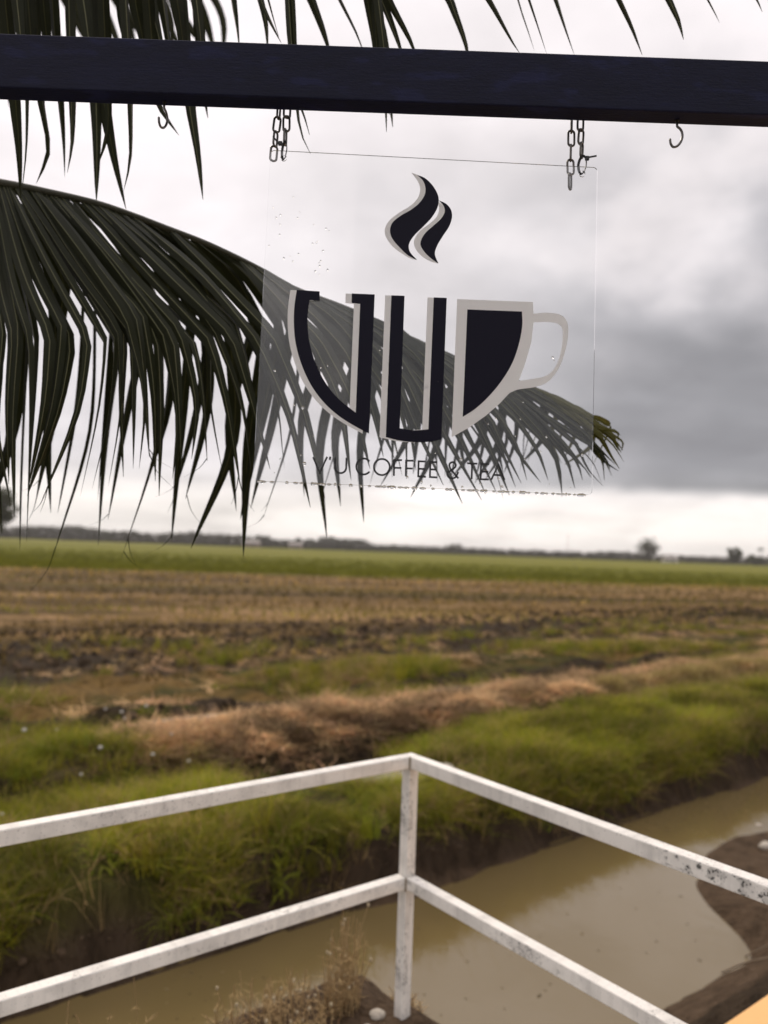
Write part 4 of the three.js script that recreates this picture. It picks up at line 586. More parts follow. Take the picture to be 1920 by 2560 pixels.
[0,12.3,0.02,0,[[0.259,1.932,-1.676],[0.303,1.902,-1.664],[0.344,1.867,-1.644],[0.38,1.836,-1.634],[0.402,1.814,-1.634]]],
[0,12.8,-0.03,0,[[0.28,1.925,-1.678],[0.32,1.901,-1.671],[0.357,1.871,-1.651],[0.389,1.845,-1.641],[0.409,1.826,-1.641]]],
[0,15,0.34,0,[[0.3,1.919,-1.679],[0.337,1.887,-1.646],[0.375,1.856,-1.626],[0.408,1.828,-1.616],[0.429,1.808,-1.616]]],
[0,16.8,0.34,0,[[0.319,1.913,-1.68],[0.354,1.891,-1.657],[0.389,1.868,-1.637],[0.419,1.849,-1.627],[0.438,1.835,-1.627]]],
[0,14.2,0.18,0,[[0.346,1.901,-1.682],[0.384,1.888,-1.687],[0.417,1.867,-1.667],[0.445,1.85,-1.657],[0.463,1.837,-1.657]]],
[0,12.5,0.38,0,[[0.361,1.893,-1.683],[0.408,1.864,-1.676],[0.452,1.829,-1.656],[0.489,1.798,-1.646],[0.495,1.774,-1.646]]],
[0,16,0.22,0,[[0.382,1.883,-1.684],[0.419,1.862,-1.686],[0.449,1.834,-1.666],[0.476,1.81,-1.656],[0.494,1.792,-1.656]]],
[0,15.8,0.17,0,[[0.404,1.872,-1.686],[0.445,1.851,-1.687],[0.48,1.822,-1.667],[0.51,1.797,-1.657],[0.506,1.778,-1.657]]],
[0,12.5,-0.35,0,[[0.429,1.859,-1.687],[0.457,1.837,-1.668],[0.483,1.811,-1.648],[0.489,1.788,-1.638],[0.5,1.772,-1.638]]],
[0,26.4,-0.47,1,[[-0.98,2.302,-1.6],[-0.909,2.223,-1.635],[-0.839,2.076,-1.695],[-0.845,1.748,-1.705],[-0.879,1.441,-1.685]]],
[0,26.6,0.37,1,[[-0.954,2.302,-1.6],[-0.883,2.232,-1.634],[-0.813,2.101,-1.694],[-0.824,1.803,-1.704],[-0.886,1.521,-1.684]]],
[0,26.3,0.81,1,[[-0.915,2.299,-1.6],[-0.838,2.224,-1.625],[-0.794,2.092,-1.685],[-0.798,1.795,-1.695],[-0.783,1.517,-1.675]]],
[0,24.9,0.32,1,[[-0.877,2.295,-1.6],[-0.808,2.24,-1.641],[-0.758,2.129,-1.701],[-0.74,1.871,-1.711],[-0.762,1.625,-1.691]]],
[0,29.6,0.51,1,[[-0.853,2.294,-1.6],[-0.802,2.251,-1.678],[-0.745,2.133,-1.738],[-0.771,1.86,-1.748],[-0.744,1.603,-1.728]]],
[0,21.6,-0.6,1,[[-0.823,2.29,-1.601],[-0.772,2.25,-1.684],[-0.708,2.132,-1.744],[-0.713,1.861,-1.754],[-0.731,1.603,-1.734]]],
[0,21.5,-0.56,1,[[-0.787,2.285,-1.604],[-0.711,2.215,-1.636],[-0.661,2.085,-1.696],[-0.662,1.791,-1.706],[-0.714,1.514,-1.686]]],
[0,23.4,-0.35,1,[[-0.76,2.282,-1.605],[-0.689,2.229,-1.648],[-0.624,2.122,-1.708],[-0.634,1.872,-1.718],[-0.63,1.634,-1.698]]],
[0,23.6,0.47,1,[[-0.725,2.276,-1.608],[-0.672,2.233,-1.7],[-0.612,2.103,-1.76],[-0.641,1.809,-1.77],[-0.642,1.533,-1.75]]],
[0,23,-0.18,1,[[-0.691,2.271,-1.61],[-0.622,2.218,-1.662],[-0.544,2.105,-1.722],[-0.588,1.841,-1.732],[-0.61,1.592,-1.712]]],
[0,24.8,0.79,1,[[-0.657,2.265,-1.613],[-0.595,2.213,-1.689],[-0.524,2.082,-1.749],[-0.518,1.787,-1.759],[-0.584,1.508,-1.739]]],
[0,29,-0.41,1,[[-0.632,2.26,-1.615],[-0.574,2.227,-1.706],[-0.505,2.117,-1.766],[-0.511,1.861,-1.776],[-0.56,1.618,-1.756]]],
[0,22.4,0.08,1,[[-0.599,2.251,-1.617],[-0.524,2.192,-1.661],[-0.45,2.074,-1.721],[-0.464,1.804,-1.731],[-0.467,1.549,-1.711]]],
[0,29.5,-0.11,1,[[-0.563,2.241,-1.62],[-0.482,2.187,-1.647],[-0.424,2.09,-1.707],[-0.405,1.862,-1.717],[-0.437,1.643,-1.697]]],
[0,22,-0.14,1,[[-0.539,2.234,-1.621],[-0.459,2.183,-1.653],[-0.402,2.089,-1.713],[-0.426,1.865,-1.723],[-0.464,1.652,-1.703]]],
[0,28.5,0.23,1,[[-0.503,2.222,-1.624],[-0.419,2.156,-1.645],[-0.359,2.041,-1.705],[-0.341,1.782,-1.715],[-0.419,1.535,-1.695]]],
[0,29.5,-0.04,1,[[-0.468,2.211,-1.626],[-0.398,2.177,-1.708],[-0.313,2.077,-1.768],[-0.367,1.843,-1.778],[-0.336,1.623,-1.758]]],
[0,29.6,-0.09,1,[[-0.432,2.199,-1.629],[-0.354,2.145,-1.684],[-0.284,2.029,-1.744],[-0.314,1.766,-1.754],[-0.311,1.519,-1.734]]],
[0,30.4,0.03,1,[[-0.406,2.191,-1.631],[-0.327,2.146,-1.682],[-0.246,2.048,-1.742],[-0.289,1.82,-1.752],[-0.321,1.603,-1.732]]],
[0,27.6,0.17,1,[[-0.378,2.18,-1.633],[-0.305,2.151,-1.718],[-0.226,2.058,-1.778],[-0.263,1.839,-1.788],[-0.305,1.63,-1.768]]],
[0,21.8,0.49,1,[[-0.351,2.168,-1.634],[-0.27,2.125,-1.686],[-0.199,2.032,-1.746],[-0.216,1.814,-1.756],[-0.271,1.606,-1.736]]],
[0,25.6,0.51,1,[[-0.311,2.152,-1.637],[-0.227,2.108,-1.666],[-0.137,2.03,-1.726],[-0.19,1.839,-1.736],[-0.178,1.658,-1.716]]],
[0,24.9,-0.01,1,[[-0.274,2.135,-1.64],[-0.195,2.1,-1.718],[-0.112,2.002,-1.778],[-0.153,1.777,-1.788],[-0.128,1.566,-1.768]]],
[0,25.6,-0.05,1,[[-0.241,2.119,-1.642],[-0.159,2.088,-1.706],[-0.066,2.01,-1.766],[-0.117,1.821,-1.776],[-0.099,1.642,-1.756]]],
[0,20.6,0.82,1,[[-0.217,2.107,-1.644],[-0.137,2.08,-1.713],[-0.069,2.005,-1.773],[-0.104,1.825,-1.783],[-0.146,1.652,-1.763]]],
[0,21.9,-0.13,1,[[-0.184,2.094,-1.646],[-0.103,2.057,-1.694],[-0.025,1.976,-1.754],[-0.06,1.786,-1.764],[-0.045,1.607,-1.744]]],
[0,26.3,0.69,1,[[-0.155,2.085,-1.648],[-0.078,2.07,-1.737],[-0.008,2.006,-1.797],[0.003,1.849,-1.807],[-0.035,1.697,-1.787]]],
[0,21.9,0.6,1,[[-0.115,2.072,-1.651],[-0.039,2.05,-1.708],[0.047,1.994,-1.768],[0.019,1.849,-1.778],[0.016,1.711,-1.758]]],
[0,26.9,-0.55,1,[[-0.087,2.063,-1.653],[-0.012,2.033,-1.689],[0.057,1.974,-1.749],[0.051,1.828,-1.759],[-0.013,1.685,-1.739]]],
[0,20.9,-0.01,1,[[-0.061,2.053,-1.654],[0.013,2.046,-1.753],[0.083,1.992,-1.813],[0.074,1.857,-1.823],[0.065,1.725,-1.803]]],
[0,20.4,-0.74,1,[[-0.04,2.046,-1.656],[0.032,2.023,-1.709],[0.1,1.968,-1.769],[0.099,1.83,-1.779],[0.082,1.696,-1.759]]],
[0,24.8,-0.31,1,[[-0.017,2.037,-1.657],[0.055,2.021,-1.742],[0.12,1.96,-1.802],[0.121,1.813,-1.812],[0.06,1.67,-1.792]]],
[0,17.6,0.59,1,[[0.006,2.027,-1.659],[0.077,2.014,-1.739],[0.157,1.963,-1.799],[0.119,1.832,-1.809],[0.122,1.706,-1.789]]],
[0,17.6,0.46,1,[[0.026,2.018,-1.66],[0.094,1.998,-1.705],[0.159,1.952,-1.765],[0.141,1.832,-1.775],[0.136,1.717,-1.755]]],
[0,16.6,0.04,1,[[0.047,2.009,-1.662],[0.117,2,-1.756],[0.19,1.952,-1.816],[0.176,1.829,-1.826],[0.151,1.708,-1.806]]],
[0,22.7,-0.11,1,[[0.064,2.001,-1.663],[0.134,1.995,-1.757],[0.21,1.953,-1.817],[0.173,1.839,-1.827],[0.187,1.73,-1.807]]],
[0,20.3,-0.16,1,[[0.087,1.991,-1.665],[0.153,1.975,-1.72],[0.211,1.933,-1.78],[0.222,1.825,-1.79],[0.152,1.716,-1.77]]],
[0,22,-0.63,1,[[0.11,1.981,-1.666],[0.175,1.968,-1.731],[0.226,1.927,-1.791],[0.226,1.821,-1.801],[0.208,1.716,-1.781]]],
[0,19.1,0.13,1,[[0.128,1.973,-1.667],[0.192,1.96,-1.733],[0.269,1.92,-1.793],[0.264,1.814,-1.803],[0.207,1.708,-1.783]]],
[0,21,0.27,1,[[0.149,1.967,-1.669],[0.214,1.957,-1.747],[0.263,1.918,-1.807],[0.287,1.816,-1.817],[0.231,1.714,-1.797]]],
[0,16.9,-0.26,1,[[0.168,1.96,-1.67],[0.229,1.948,-1.724],[0.281,1.913,-1.784],[0.258,1.819,-1.794],[0.271,1.728,-1.774]]],
[0,19.2,0.2,1,[[0.191,1.953,-1.672],[0.247,1.936,-1.699],[0.3,1.904,-1.759],[0.299,1.817,-1.769],[0.269,1.73,-1.749]]],
[0,18,-0.88,1,[[0.212,1.946,-1.673],[0.271,1.935,-1.723],[0.327,1.906,-1.783],[0.318,1.823,-1.793],[0.316,1.742,-1.773]]],
[0,13.6,-0.62,1,[[0.233,1.94,-1.674],[0.296,1.936,-1.759],[0.343,1.905,-1.819],[0.334,1.821,-1.829],[0.313,1.737,-1.809]]],
[0,17.2,-0.12,1,[[0.252,1.934,-1.676],[0.308,1.925,-1.725],[0.362,1.9,-1.785],[0.366,1.828,-1.795],[0.31,1.754,-1.775]]],
[0,16.5,0.85,1,[[0.274,1.927,-1.677],[0.335,1.925,-1.756],[0.391,1.9,-1.816],[0.354,1.828,-1.826],[0.331,1.756,-1.806]]],
[0,14.8,0.03,1,[[0.299,1.919,-1.679],[0.354,1.913,-1.733],[0.401,1.891,-1.793],[0.386,1.826,-1.803],[0.406,1.761,-1.783]]],
[0,14.3,-0.69,1,[[0.317,1.913,-1.68],[0.376,1.91,-1.75],[0.437,1.888,-1.81],[0.407,1.821,-1.82],[0.433,1.755,-1.8]]],
[0,15.2,-0.06,1,[[0.337,1.906,-1.681],[0.392,1.901,-1.73],[0.449,1.885,-1.79],[0.439,1.83,-1.8],[0.412,1.774,-1.78]]],
[0,16.6,0.87,1,[[0.359,1.894,-1.683],[0.419,1.892,-1.748],[0.468,1.875,-1.808],[0.49,1.819,-1.818],[0.417,1.76,-1.798]]],
[0,15.7,0.89,1,[[0.38,1.884,-1.684],[0.434,1.878,-1.721],[0.484,1.864,-1.781],[0.476,1.814,-1.791],[0.464,1.764,-1.771]]],
[0,13,-0.83,1,[[0.397,1.875,-1.685],[0.449,1.867,-1.712],[0.515,1.852,-1.772],[0.496,1.801,-1.782],[0.469,1.748,-1.762]]],
[1,24.9,0.32,1,[[-0.774,2.769,-1.4],[-0.755,2.642,-1.396],[-0.709,2.355,-1.396],[-0.696,2.256,-1.396],[-0.688,2.164,-1.396]]],
[1,21.2,-0.24,0,[[-0.734,2.776,-1.4],[-0.715,2.635,-1.386],[-0.686,2.347,-1.386],[-0.681,2.258,-1.386],[-0.683,2.169,-1.386]]],
[1,25.1,0.38,1,[[-0.711,2.78,-1.4],[-0.721,2.684,-1.447],[-0.684,2.386,-1.447],[-0.665,2.284,-1.447],[-0.686,2.221,-1.447]]],
[1,22.6,-0.36,1,[[-0.679,2.784,-1.4],[-0.7,2.705,-1.473],[-0.663,2.402,-1.473],[-0.652,2.325,-1.473],[-0.644,2.248,-1.473]]],
[1,21.7,-0.14,0,[[-0.641,2.79,-1.4],[-0.65,2.683,-1.442],[-0.626,2.386,-1.442],[-0.621,2.3,-1.442],[-0.626,2.242,-1.442]]],
[1,27.6,0.34,0,[[-0.606,2.795,-1.4],[-0.625,2.709,-1.474],[-0.591,2.403,-1.474],[-0.584,2.301,-1.474],[-0.58,2.201,-1.474]]],
[1,21.9,-0.07,1,[[-0.579,2.798,-1.4],[-0.565,2.646,-1.393],[-0.537,2.356,-1.393],[-0.534,2.305,-1.393],[-0.548,2.238,-1.393]]],
[1,26.4,0.2,1,[[-0.618,2.793,-1.4],[-0.633,2.713,-1.48],[-0.576,2.393,-1.48],[-0.551,2.288,-1.48],[-0.524,2.192,-1.48]]],
[1,23.2,0.38,0,[[-0.539,2.804,-1.4],[-0.52,2.639,-1.382],[-0.489,2.351,-1.382],[-0.485,2.241,-1.382],[-0.495,2.184,-1.382]]],
[1,27.7,-0.14,0,[[-0.444,2.816,-1.4],[-0.442,2.692,-1.444],[-0.402,2.388,-1.444],[-0.382,2.293,-1.444],[-0.366,2.2,-1.444]]],
[1,25.5,0.06,1,[[-0.5,2.81,-1.4],[-0.497,2.681,-1.434],[-0.46,2.383,-1.434],[-0.439,2.351,-1.434],[-0.415,2.319,-1.434]]],
[1,21.5,0.01,1,[[-0.408,2.818,-1.4],[-0.413,2.712,-1.468],[-0.377,2.407,-1.468],[-0.373,2.39,-1.468],[-0.37,2.373,-1.468]]],
[1,26.2,-0.27,0,[[-0.788,2.765,-1.4],[-0.794,2.679,-1.445],[-0.765,2.512,-1.445],[-0.753,2.412,-1.445],[-0.747,2.366,-1.445]]],
[1,22.3,-0.3,0,[[-0.763,2.772,-1.4],[-0.787,2.702,-1.473],[-0.762,2.532,-1.473],[-0.749,2.43,-1.473],[-0.74,2.362,-1.473]]],
[1,20.8,0.07,0,[[-0.751,2.774,-1.4],[-0.722,2.626,-1.375],[-0.697,2.467,-1.375],[-0.687,2.397,-1.375],[-0.679,2.353,-1.375]]],
[1,25.8,0.08,1,[[-0.728,2.777,-1.4],[-0.724,2.663,-1.422],[-0.702,2.505,-1.422],[-0.692,2.433,-1.422],[-0.684,2.381,-1.422]]],
[1,22.1,-0.03,1,[[-0.7,2.781,-1.4],[-0.72,2.704,-1.473],[-0.701,2.568,-1.473],[-0.688,2.483,-1.473],[-0.678,2.425,-1.473]]],
[1,26.1,0.26,0,[[-0.636,2.79,-1.4],[-0.612,2.644,-1.392],[-0.586,2.515,-1.392],[-0.572,2.435,-1.392],[-0.563,2.381,-1.392]]],
[1,23.8,-0.33,1,[[-0.597,2.796,-1.4],[-0.586,2.662,-1.413],[-0.566,2.531,-1.413],[-0.553,2.466,-1.413],[-0.544,2.407,-1.413]]],
[1,27.8,-0.14,1,[[-0.559,2.801,-1.4],[-0.557,2.682,-1.437],[-0.537,2.548,-1.437],[-0.52,2.482,-1.437],[-0.508,2.423,-1.437]]],
[1,26,0.2,1,[[-0.537,2.804,-1.4],[-0.534,2.689,-1.445],[-0.511,2.569,-1.445],[-0.495,2.506,-1.445],[-0.482,2.446,-1.445]]],
[1,22.6,-0.01,0,[[-0.514,2.808,-1.4],[-0.508,2.69,-1.445],[-0.482,2.569,-1.445],[-0.463,2.506,-1.445],[-0.448,2.447,-1.445]]],
[1,23,0.18,0,[[-0.482,2.812,-1.4],[-0.489,2.716,-1.476],[-0.468,2.593,-1.476],[-0.456,2.528,-1.476],[-0.446,2.45,-1.476]]],
[1,27.9,0.05,1,[[-0.464,2.815,-1.4],[-0.451,2.681,-1.431],[-0.426,2.562,-1.431],[-0.415,2.499,-1.431],[-0.404,2.433,-1.431]]],
[1,22.9,-0.05,0,[[-0.418,2.818,-1.4],[-0.385,2.615,-1.346],[-0.367,2.503,-1.346],[-0.358,2.444,-1.346],[-0.352,2.382,-1.346]]],
[1,23.4,-0.31,0,[[-0.351,2.822,-1.4],[-0.339,2.66,-1.442],[-0.328,2.593,-1.442],[-0.318,2.543,-1.442],[-0.308,2.483,-1.442]]],
[1,16.5,0.19,0,[[-0.332,2.823,-1.4],[-0.306,2.696,-1.451],[-0.273,2.602,-1.451],[-0.262,2.555,-1.451],[-0.256,2.498,-1.451]]],
[1,17.5,0.07,0,[[-0.342,2.823,-1.4],[-0.297,2.638,-1.377],[-0.26,2.548,-1.377],[-0.241,2.509,-1.377],[-0.219,2.468,-1.377]]],
[1,16.4,0.4,0,[[-0.299,2.825,-1.4],[-0.268,2.642,-1.38],[-0.245,2.551,-1.38],[-0.233,2.509,-1.38],[-0.223,2.476,-1.38]]],
[1,21.3,0.31,1,[[-0.254,2.828,-1.4],[-0.22,2.716,-1.471],[-0.177,2.62,-1.471],[-0.154,2.563,-1.471],[-0.133,2.499,-1.471]]],
[1,19.7,0.3,0,[[-0.208,2.831,-1.4],[-0.163,2.696,-1.443],[-0.117,2.602,-1.443],[-0.083,2.534,-1.443],[-0.063,2.478,-1.443]]],
[1,20.4,-0.39,1,[[-0.106,2.836,-1.4],[-0.085,2.676,-1.415],[-0.066,2.583,-1.415],[-0.053,2.509,-1.415],[-0.048,2.454,-1.415]]],
[1,22.6,-0.26,0,[[-0.125,2.835,-1.4],[-0.091,2.714,-1.462],[-0.055,2.618,-1.462],[-0.034,2.536,-1.462],[-0.01,2.365,-1.462]]],
[1,19.9,-0.27,0,[[-0.127,2.835,-1.4],[-0.08,2.65,-1.382],[-0.038,2.56,-1.382],[-0.006,2.481,-1.382],[0.01,2.435,-1.382]]],
[1,17.5,0,1,[[-0.128,2.835,-1.4],[-0.073,2.636,-1.364],[-0.025,2.547,-1.364],[0.019,2.468,-1.364],[0.033,2.43,-1.364]]],
[1,16.6,0.38,0,[[-0.085,2.837,-1.4],[-0.061,2.622,-1.346],[-0.043,2.534,-1.346],[-0.027,2.417,-1.346],[-0.02,2.291,-1.346]]],
[1,17.6,0.08,0,[[-0.004,2.84,-1.4],[0.046,2.705,-1.444],[0.092,2.611,-1.444],[0.125,2.523,-1.444],[0.133,2.48,-1.444]]],
[1,23.5,0.07,1,[[0.046,2.842,-1.4],[0.104,2.636,-1.355],[0.16,2.548,-1.355],[0.208,2.461,-1.355],[0.216,2.449,-1.355]]],
[1,13.8,0.06,0,[[-0.237,2.829,-1.4],[-0.196,2.444,-1.353],[-0.182,2.339,-1.353],[-0.173,2.289,-1.353],[-0.154,2.249,-1.353]]],
[1,11.3,-0.33,1,[[-0.231,2.83,-1.4],[-0.192,2.447,-1.356],[-0.18,2.347,-1.356],[-0.164,2.306,-1.356],[-0.158,2.286,-1.356]]],
[1,11.3,0.15,1,[[-0.073,2.837,-1.4],[-0.045,2.485,-1.406],[-0.031,2.366,-1.406],[-0.022,2.357,-1.406],[-0.015,2.357,-1.406]]],
[1,18,0.36,0,[[0.166,2.847,-1.4],[0.198,2.69,-1.427],[0.227,2.585,-1.427],[0.243,2.539,-1.427],[0.254,2.504,-1.427]]],
[1,17.9,0.19,1,[[0.172,2.847,-1.4],[0.202,2.631,-1.352],[0.231,2.548,-1.352],[0.249,2.493,-1.352],[0.263,2.449,-1.352]]],
[1,17.2,0.38,0,[[0.223,2.851,-1.4],[0.265,2.697,-1.432],[0.296,2.609,-1.432],[0.315,2.551,-1.432],[0.332,2.501,-1.432]]],
[1,16,-0.02,1,[[0.306,2.856,-1.4],[0.356,2.661,-1.383],[0.402,2.577,-1.383],[0.425,2.527,-1.383],[0.445,2.474,-1.383]]],
[1,17.8,-0.33,0,[[0.405,2.862,-1.4],[0.457,2.682,-1.403],[0.5,2.596,-1.403],[0.518,2.556,-1.403],[0.528,2.52,-1.403]]],
[1,16.8,0.23,0,[[0.488,2.865,-1.4],[0.546,2.708,-1.432],[0.586,2.62,-1.432],[0.598,2.597,-1.432],[0.607,2.576,-1.432]]],
[1,16.6,0.2,0,[[0.577,2.865,-1.4],[0.615,2.669,-1.381],[0.655,2.585,-1.381],[0.66,2.574,-1.381],[0.664,2.563,-1.381]]],
[1,15.4,0.15,1,[[0.678,2.863,-1.4],[0.74,2.74,-1.464],[0.762,2.668,-1.464],[0.771,2.657,-1.464],[0.78,2.645,-1.464]]],
[2,43.1,-0.23,1,[[-1.767,4,-2.9],[-1.628,3.729,-2.845],[-1.545,3.512,-2.845],[-1.488,3.289,-2.845]]],
[2,38.4,-0.3,1,[[-1.688,4.014,-2.9],[-1.563,3.751,-2.869],[-1.446,3.533,-2.869],[-1.394,3.328,-2.869]]],
[2,36.9,0.3,1,[[-1.643,4.022,-2.9],[-1.529,3.768,-2.889],[-1.379,3.55,-2.889],[-1.332,3.36,-2.889]]],
[2,39.9,-0.29,1,[[-1.568,4.033,-2.9],[-1.47,3.794,-2.92],[-1.366,3.572,-2.92],[-1.278,3.346,-2.92]]],
[2,38.8,-0,1,[[-1.492,4.033,-2.9],[-1.371,3.761,-2.873],[-1.255,3.543,-2.873],[-1.147,3.357,-2.873]]],
[2,36.6,0.04,1,[[-1.431,4.033,-2.9],[-1.292,3.732,-2.832],[-1.217,3.515,-2.832],[-1.089,3.321,-2.832]]],
[2,43.5,-0.17,1,[[-1.378,4.033,-2.9],[-1.281,3.804,-2.923],[-1.148,3.583,-2.923],[-1.068,3.394,-2.923]]],
[2,40.5,-0.27,1,[[-1.318,4.033,-2.9],[-1.243,3.847,-2.976],[-1.098,3.622,-2.976],[-1.034,3.438,-2.976]]],
[2,37.5,-0.07,1,[[-1.254,4.034,-2.9],[-1.181,3.856,-2.985],[-1.082,3.629,-2.985],[-0.942,3.447,-2.985]]],
[2,36.3,-0.26,1,[[-1.173,4.034,-2.9],[-1.053,3.766,-2.864],[-0.907,3.549,-2.864],[-0.813,3.367,-2.864]]],
[2,36.6,0.07,1,[[-1.126,4.034,-2.9],[-1.039,3.836,-2.953],[-0.912,3.612,-2.953],[-0.902,3.447,-2.953]]],
[2,43.2,0.23,1,[[-1.062,4.026,-2.9],[-0.989,3.873,-2.997],[-0.879,3.645,-2.997],[-0.714,3.462,-2.997]]],
[2,47.9,-0.1,1,[[-0.989,4.014,-2.9],[-0.91,3.864,-2.981],[-0.79,3.637,-2.981],[-0.728,3.463,-2.981]]],
[2,43.5,0.35,1,[[-0.923,4.003,-2.9],[-0.794,3.732,-2.809],[-0.671,3.519,-2.809],[-0.662,3.354,-2.809]]]];

{
  const g = grp('hanging_sign', 0.0537, 1.8708, -1.07), W = 0.467, H = 0.472, T = 0.003;
  g.rotation.order = 'YXZ'; g.rotation.set(-0.03637, 0.02652, -0.00384);
  // clear acrylic, holes at the upper corners
  const sh = new THREE.Shape(), r = 0.006, a = W / 2, b = H / 2; sh.moveTo(-a + r, -b); sh.lineTo(a - r, -b); sh.absarc(a - r, -b + r, r, -Math.PI / 2, 0); sh.lineTo(a, b - r); sh.absarc(a - r, b - r, r, 0, Math.PI / 2); sh.lineTo(-a + r, b); sh.absarc(-a + r, b - r, r, Math.PI / 2, Math.PI); sh.lineTo(-a, -b + r); sh.absarc(-a + r, -b + r, r, Math.PI, Math.PI * 1.5);
  for (const x of [-0.2147, 0.2117]) { const h = new THREE.Path(); h.absarc(x, b - 0.0105, 0.0045, 0, Math.PI * 2, true); sh.holes.push(h); }
  const pane = new THREE.ExtrudeGeometry(sh, { depth: T, bevelEnabled: false, curveSegments: 10 }); pane.translate(0, 0, -T / 2);
  mesh('pane', pane, new THREE.MeshPhysicalMaterial({ color: 0xffffff, transmission: 1, thickness: 0.003, ior: 1.62, roughness: 0.0, attenuationColor: lin(0.95, 0.97, 0.96), attenuationDistance: 0.02 }), g);
  const navy = new THREE.MeshPhysicalMaterial({ color: lin(0.0065, 0.006, 0.014), roughness: 0.5, specularIntensity: 0.25 }), gray = new THREE.MeshPhysicalMaterial({ color: lin(0.87, 0.865, 0.855), roughness: 0.97, transmission: 0.5, thickness: 0 }), ink = new THREE.MeshStandardMaterial({ color: lin(0.012, 0.012, 0.013), roughness: 0.5 });
  const outline = (segs) => { const out = []; for (const s of segs) { const p = s.map(([x, y]) => new THREE.Vector3(x, y, 0)); const q = s.length > 6 || s.length === 3 && Math.abs(s[0][1] - s[2][1]) < 3 ? new THREE.CatmullRomCurve3(p, false, 'centripetal').getPoints(s.length * 5) : s.length === 5 && Math.abs(s[0][1] - s[4][1]) < 5 ? new THREE.CatmullRomCurve3(p).getPoints(20) : p; for (const v of q) { const l = out[out.length - 1]; if (!l || Math.hypot(l.x - v.x / 1000, l.y - v.y / 1000) > 1e-5) out.push(new THREE.Vector2(v.x / 1000, v.y / 1000)); } } const f = out[0], l = out[out.length - 1]; if (Math.hypot(f.x - l.x, f.y - l.y) < 1e-5) out.pop(); return out; };
  const cut = (name, segs, m, layer, hole, dx = 0, dy = 0, label) => { const s = new THREE.Shape(outline(segs)); if (hole) s.holes.push(new THREE.Path(outline(hole))); const q = new THREE.ExtrudeGeometry(s, { depth: 0.00012, bevelEnabled: false }); q.translate(dx / 1000, dy / 1000, T / 2 + 0.00045 + layer * 0.0002); const o = mesh(name, q, m, g); if (label) o.userData.label = label; };
  cut('cup_left_shadow', SIGN.v, gray, 0, null, SIGN.sh[0], SIGN.sh[1], 'light grey offset of the cup\'s left letter'); cut('cup_left', SIGN.v, navy, 1, null, 0, 0, 'navy letter V forming the left of the cup');
  cut('cup_middle_shadow', SIGN.u, gray, 0, null, SIGN.sh[0], SIGN.sh[1], 'light grey offset of the middle letter'); cut('cup_middle', SIGN.u, navy, 1, null, 0, 0, 'navy letter U in the middle of the cup');
  cut('cup_right', SIGN.dg, gray, 0, SIGN.dh, 0, 0, 'light grey cup side with handle'); cut('cup_fill', SIGN.dn, navy, 1, null, 0, 0, 'navy fill of the cup\'s right side');
  cut('steam_shadow', SIGN.s1g, gray, 0); cut('steam', SIGN.s1n, navy, 1, null, 0, 0, 'larger navy curl of steam'); cut('steam_shadow', SIGN.s2g, gray, 0); cut('steam', SIGN.s2n, navy, 1, null, 0, 0, 'smaller navy curl of steam');
  // lettering: V'U COFFEE & TEA, thin strokes
  const stroke = (p, w) => { const n = p.length, L = [], Rr = []; for (let i = 0; i < n; i++) { const closed = Math.hypot(p[0][0] - p[n - 1][0], p[0][1] - p[n - 1][1]) < 0.05; const A = p[i === 0 ? (closed ? n - 2 : 0) : i - 1], B = p[i], C = p[i === n - 1 ? (closed ? 1 : n - 1) : i + 1]; let d1 = [B[0] - A[0], B[1] - A[1]], d2 = [C[0] - B[0], C[1] - B[1]]; const l1 = Math.hypot(...d1) || 1, l2 = Math.hypot(...d2) || 1; if (i === 0 && !closed) d1 = d2; if (i === n - 1 && !closed) d2 = d1; const u1 = [d1[0] / (Math.hypot(...d1) || 1), d1[1] / (Math.hypot(...d1) || 1)], u2 = [d2[0] / (Math.hypot(...d2) || 1), d2[1] / (Math.hypot(...d2) || 1)]; let nx = -(u1[1] + u2[1]), ny = u1[0] + u2[0]; const nl = Math.hypot(nx, ny) || 1; nx /= nl; ny /= nl; const k = Math.min(1.9, 1 / Math.max(0.3, nx * -u1[1] + ny * u1[0])) * w / 2; L.push([B[0] + nx * k, B[1] + ny * k]); Rr.push([B[0] - nx * k, B[1] - ny * k]); }
    const pos = []; const tri = (a2, b2, c2, z) => pos.push(a2[0] / 1000, a2[1] / 1000, z, b2[0] / 1000, b2[1] / 1000, z, c2[0] / 1000, c2[1] / 1000, z); for (let i = 0; i < n - 1; i++) for (const z of [0, 0.00012]) { tri(L[i], Rr[i], Rr[i + 1], z); tri(L[i], Rr[i + 1], L[i + 1], z); } const q = new THREE.BufferGeometry(); q.setAttribute('position', new THREE.Float32BufferAttribute(pos, 3)); q.computeVertexNormals(); return q; };
  for (const glyph of SIGN.text) { const q = mergeGeometries(glyph.map((p, i) => stroke(p, 2.6).translate(0, 0, T / 2 + 0.00045 + i * 0.00003))); mesh('letter', q, ink, g); }
  // rain drops on the pane and along its lower edge
  const R = rng(17), wet = new THREE.MeshPhysicalMaterial({ color: 0xffffff, transmission: 1, thickness: 0.002, ior: 1.33, roughness: 0 }), dg = new THREE.SphereGeometry(1, 12, 8);
  const drop = (x, y, z, sx, sy, sz) => { const m = mesh('water_drop', dg, wet, g); m.position.set(x, y, z); m.scale.set(sx, sy, sz); };
  for (let k = 0; k < 26; k++) { const r2 = 0.0006 + 0.0009 * R(); drop(-0.175 + 0.07 * (R() + R() - 1), 0.115 + 0.12 * (R() - 0.5), T / 2 + 0.0004, r2, r2 * (1 + 0.4 * R()), 0.0007); }
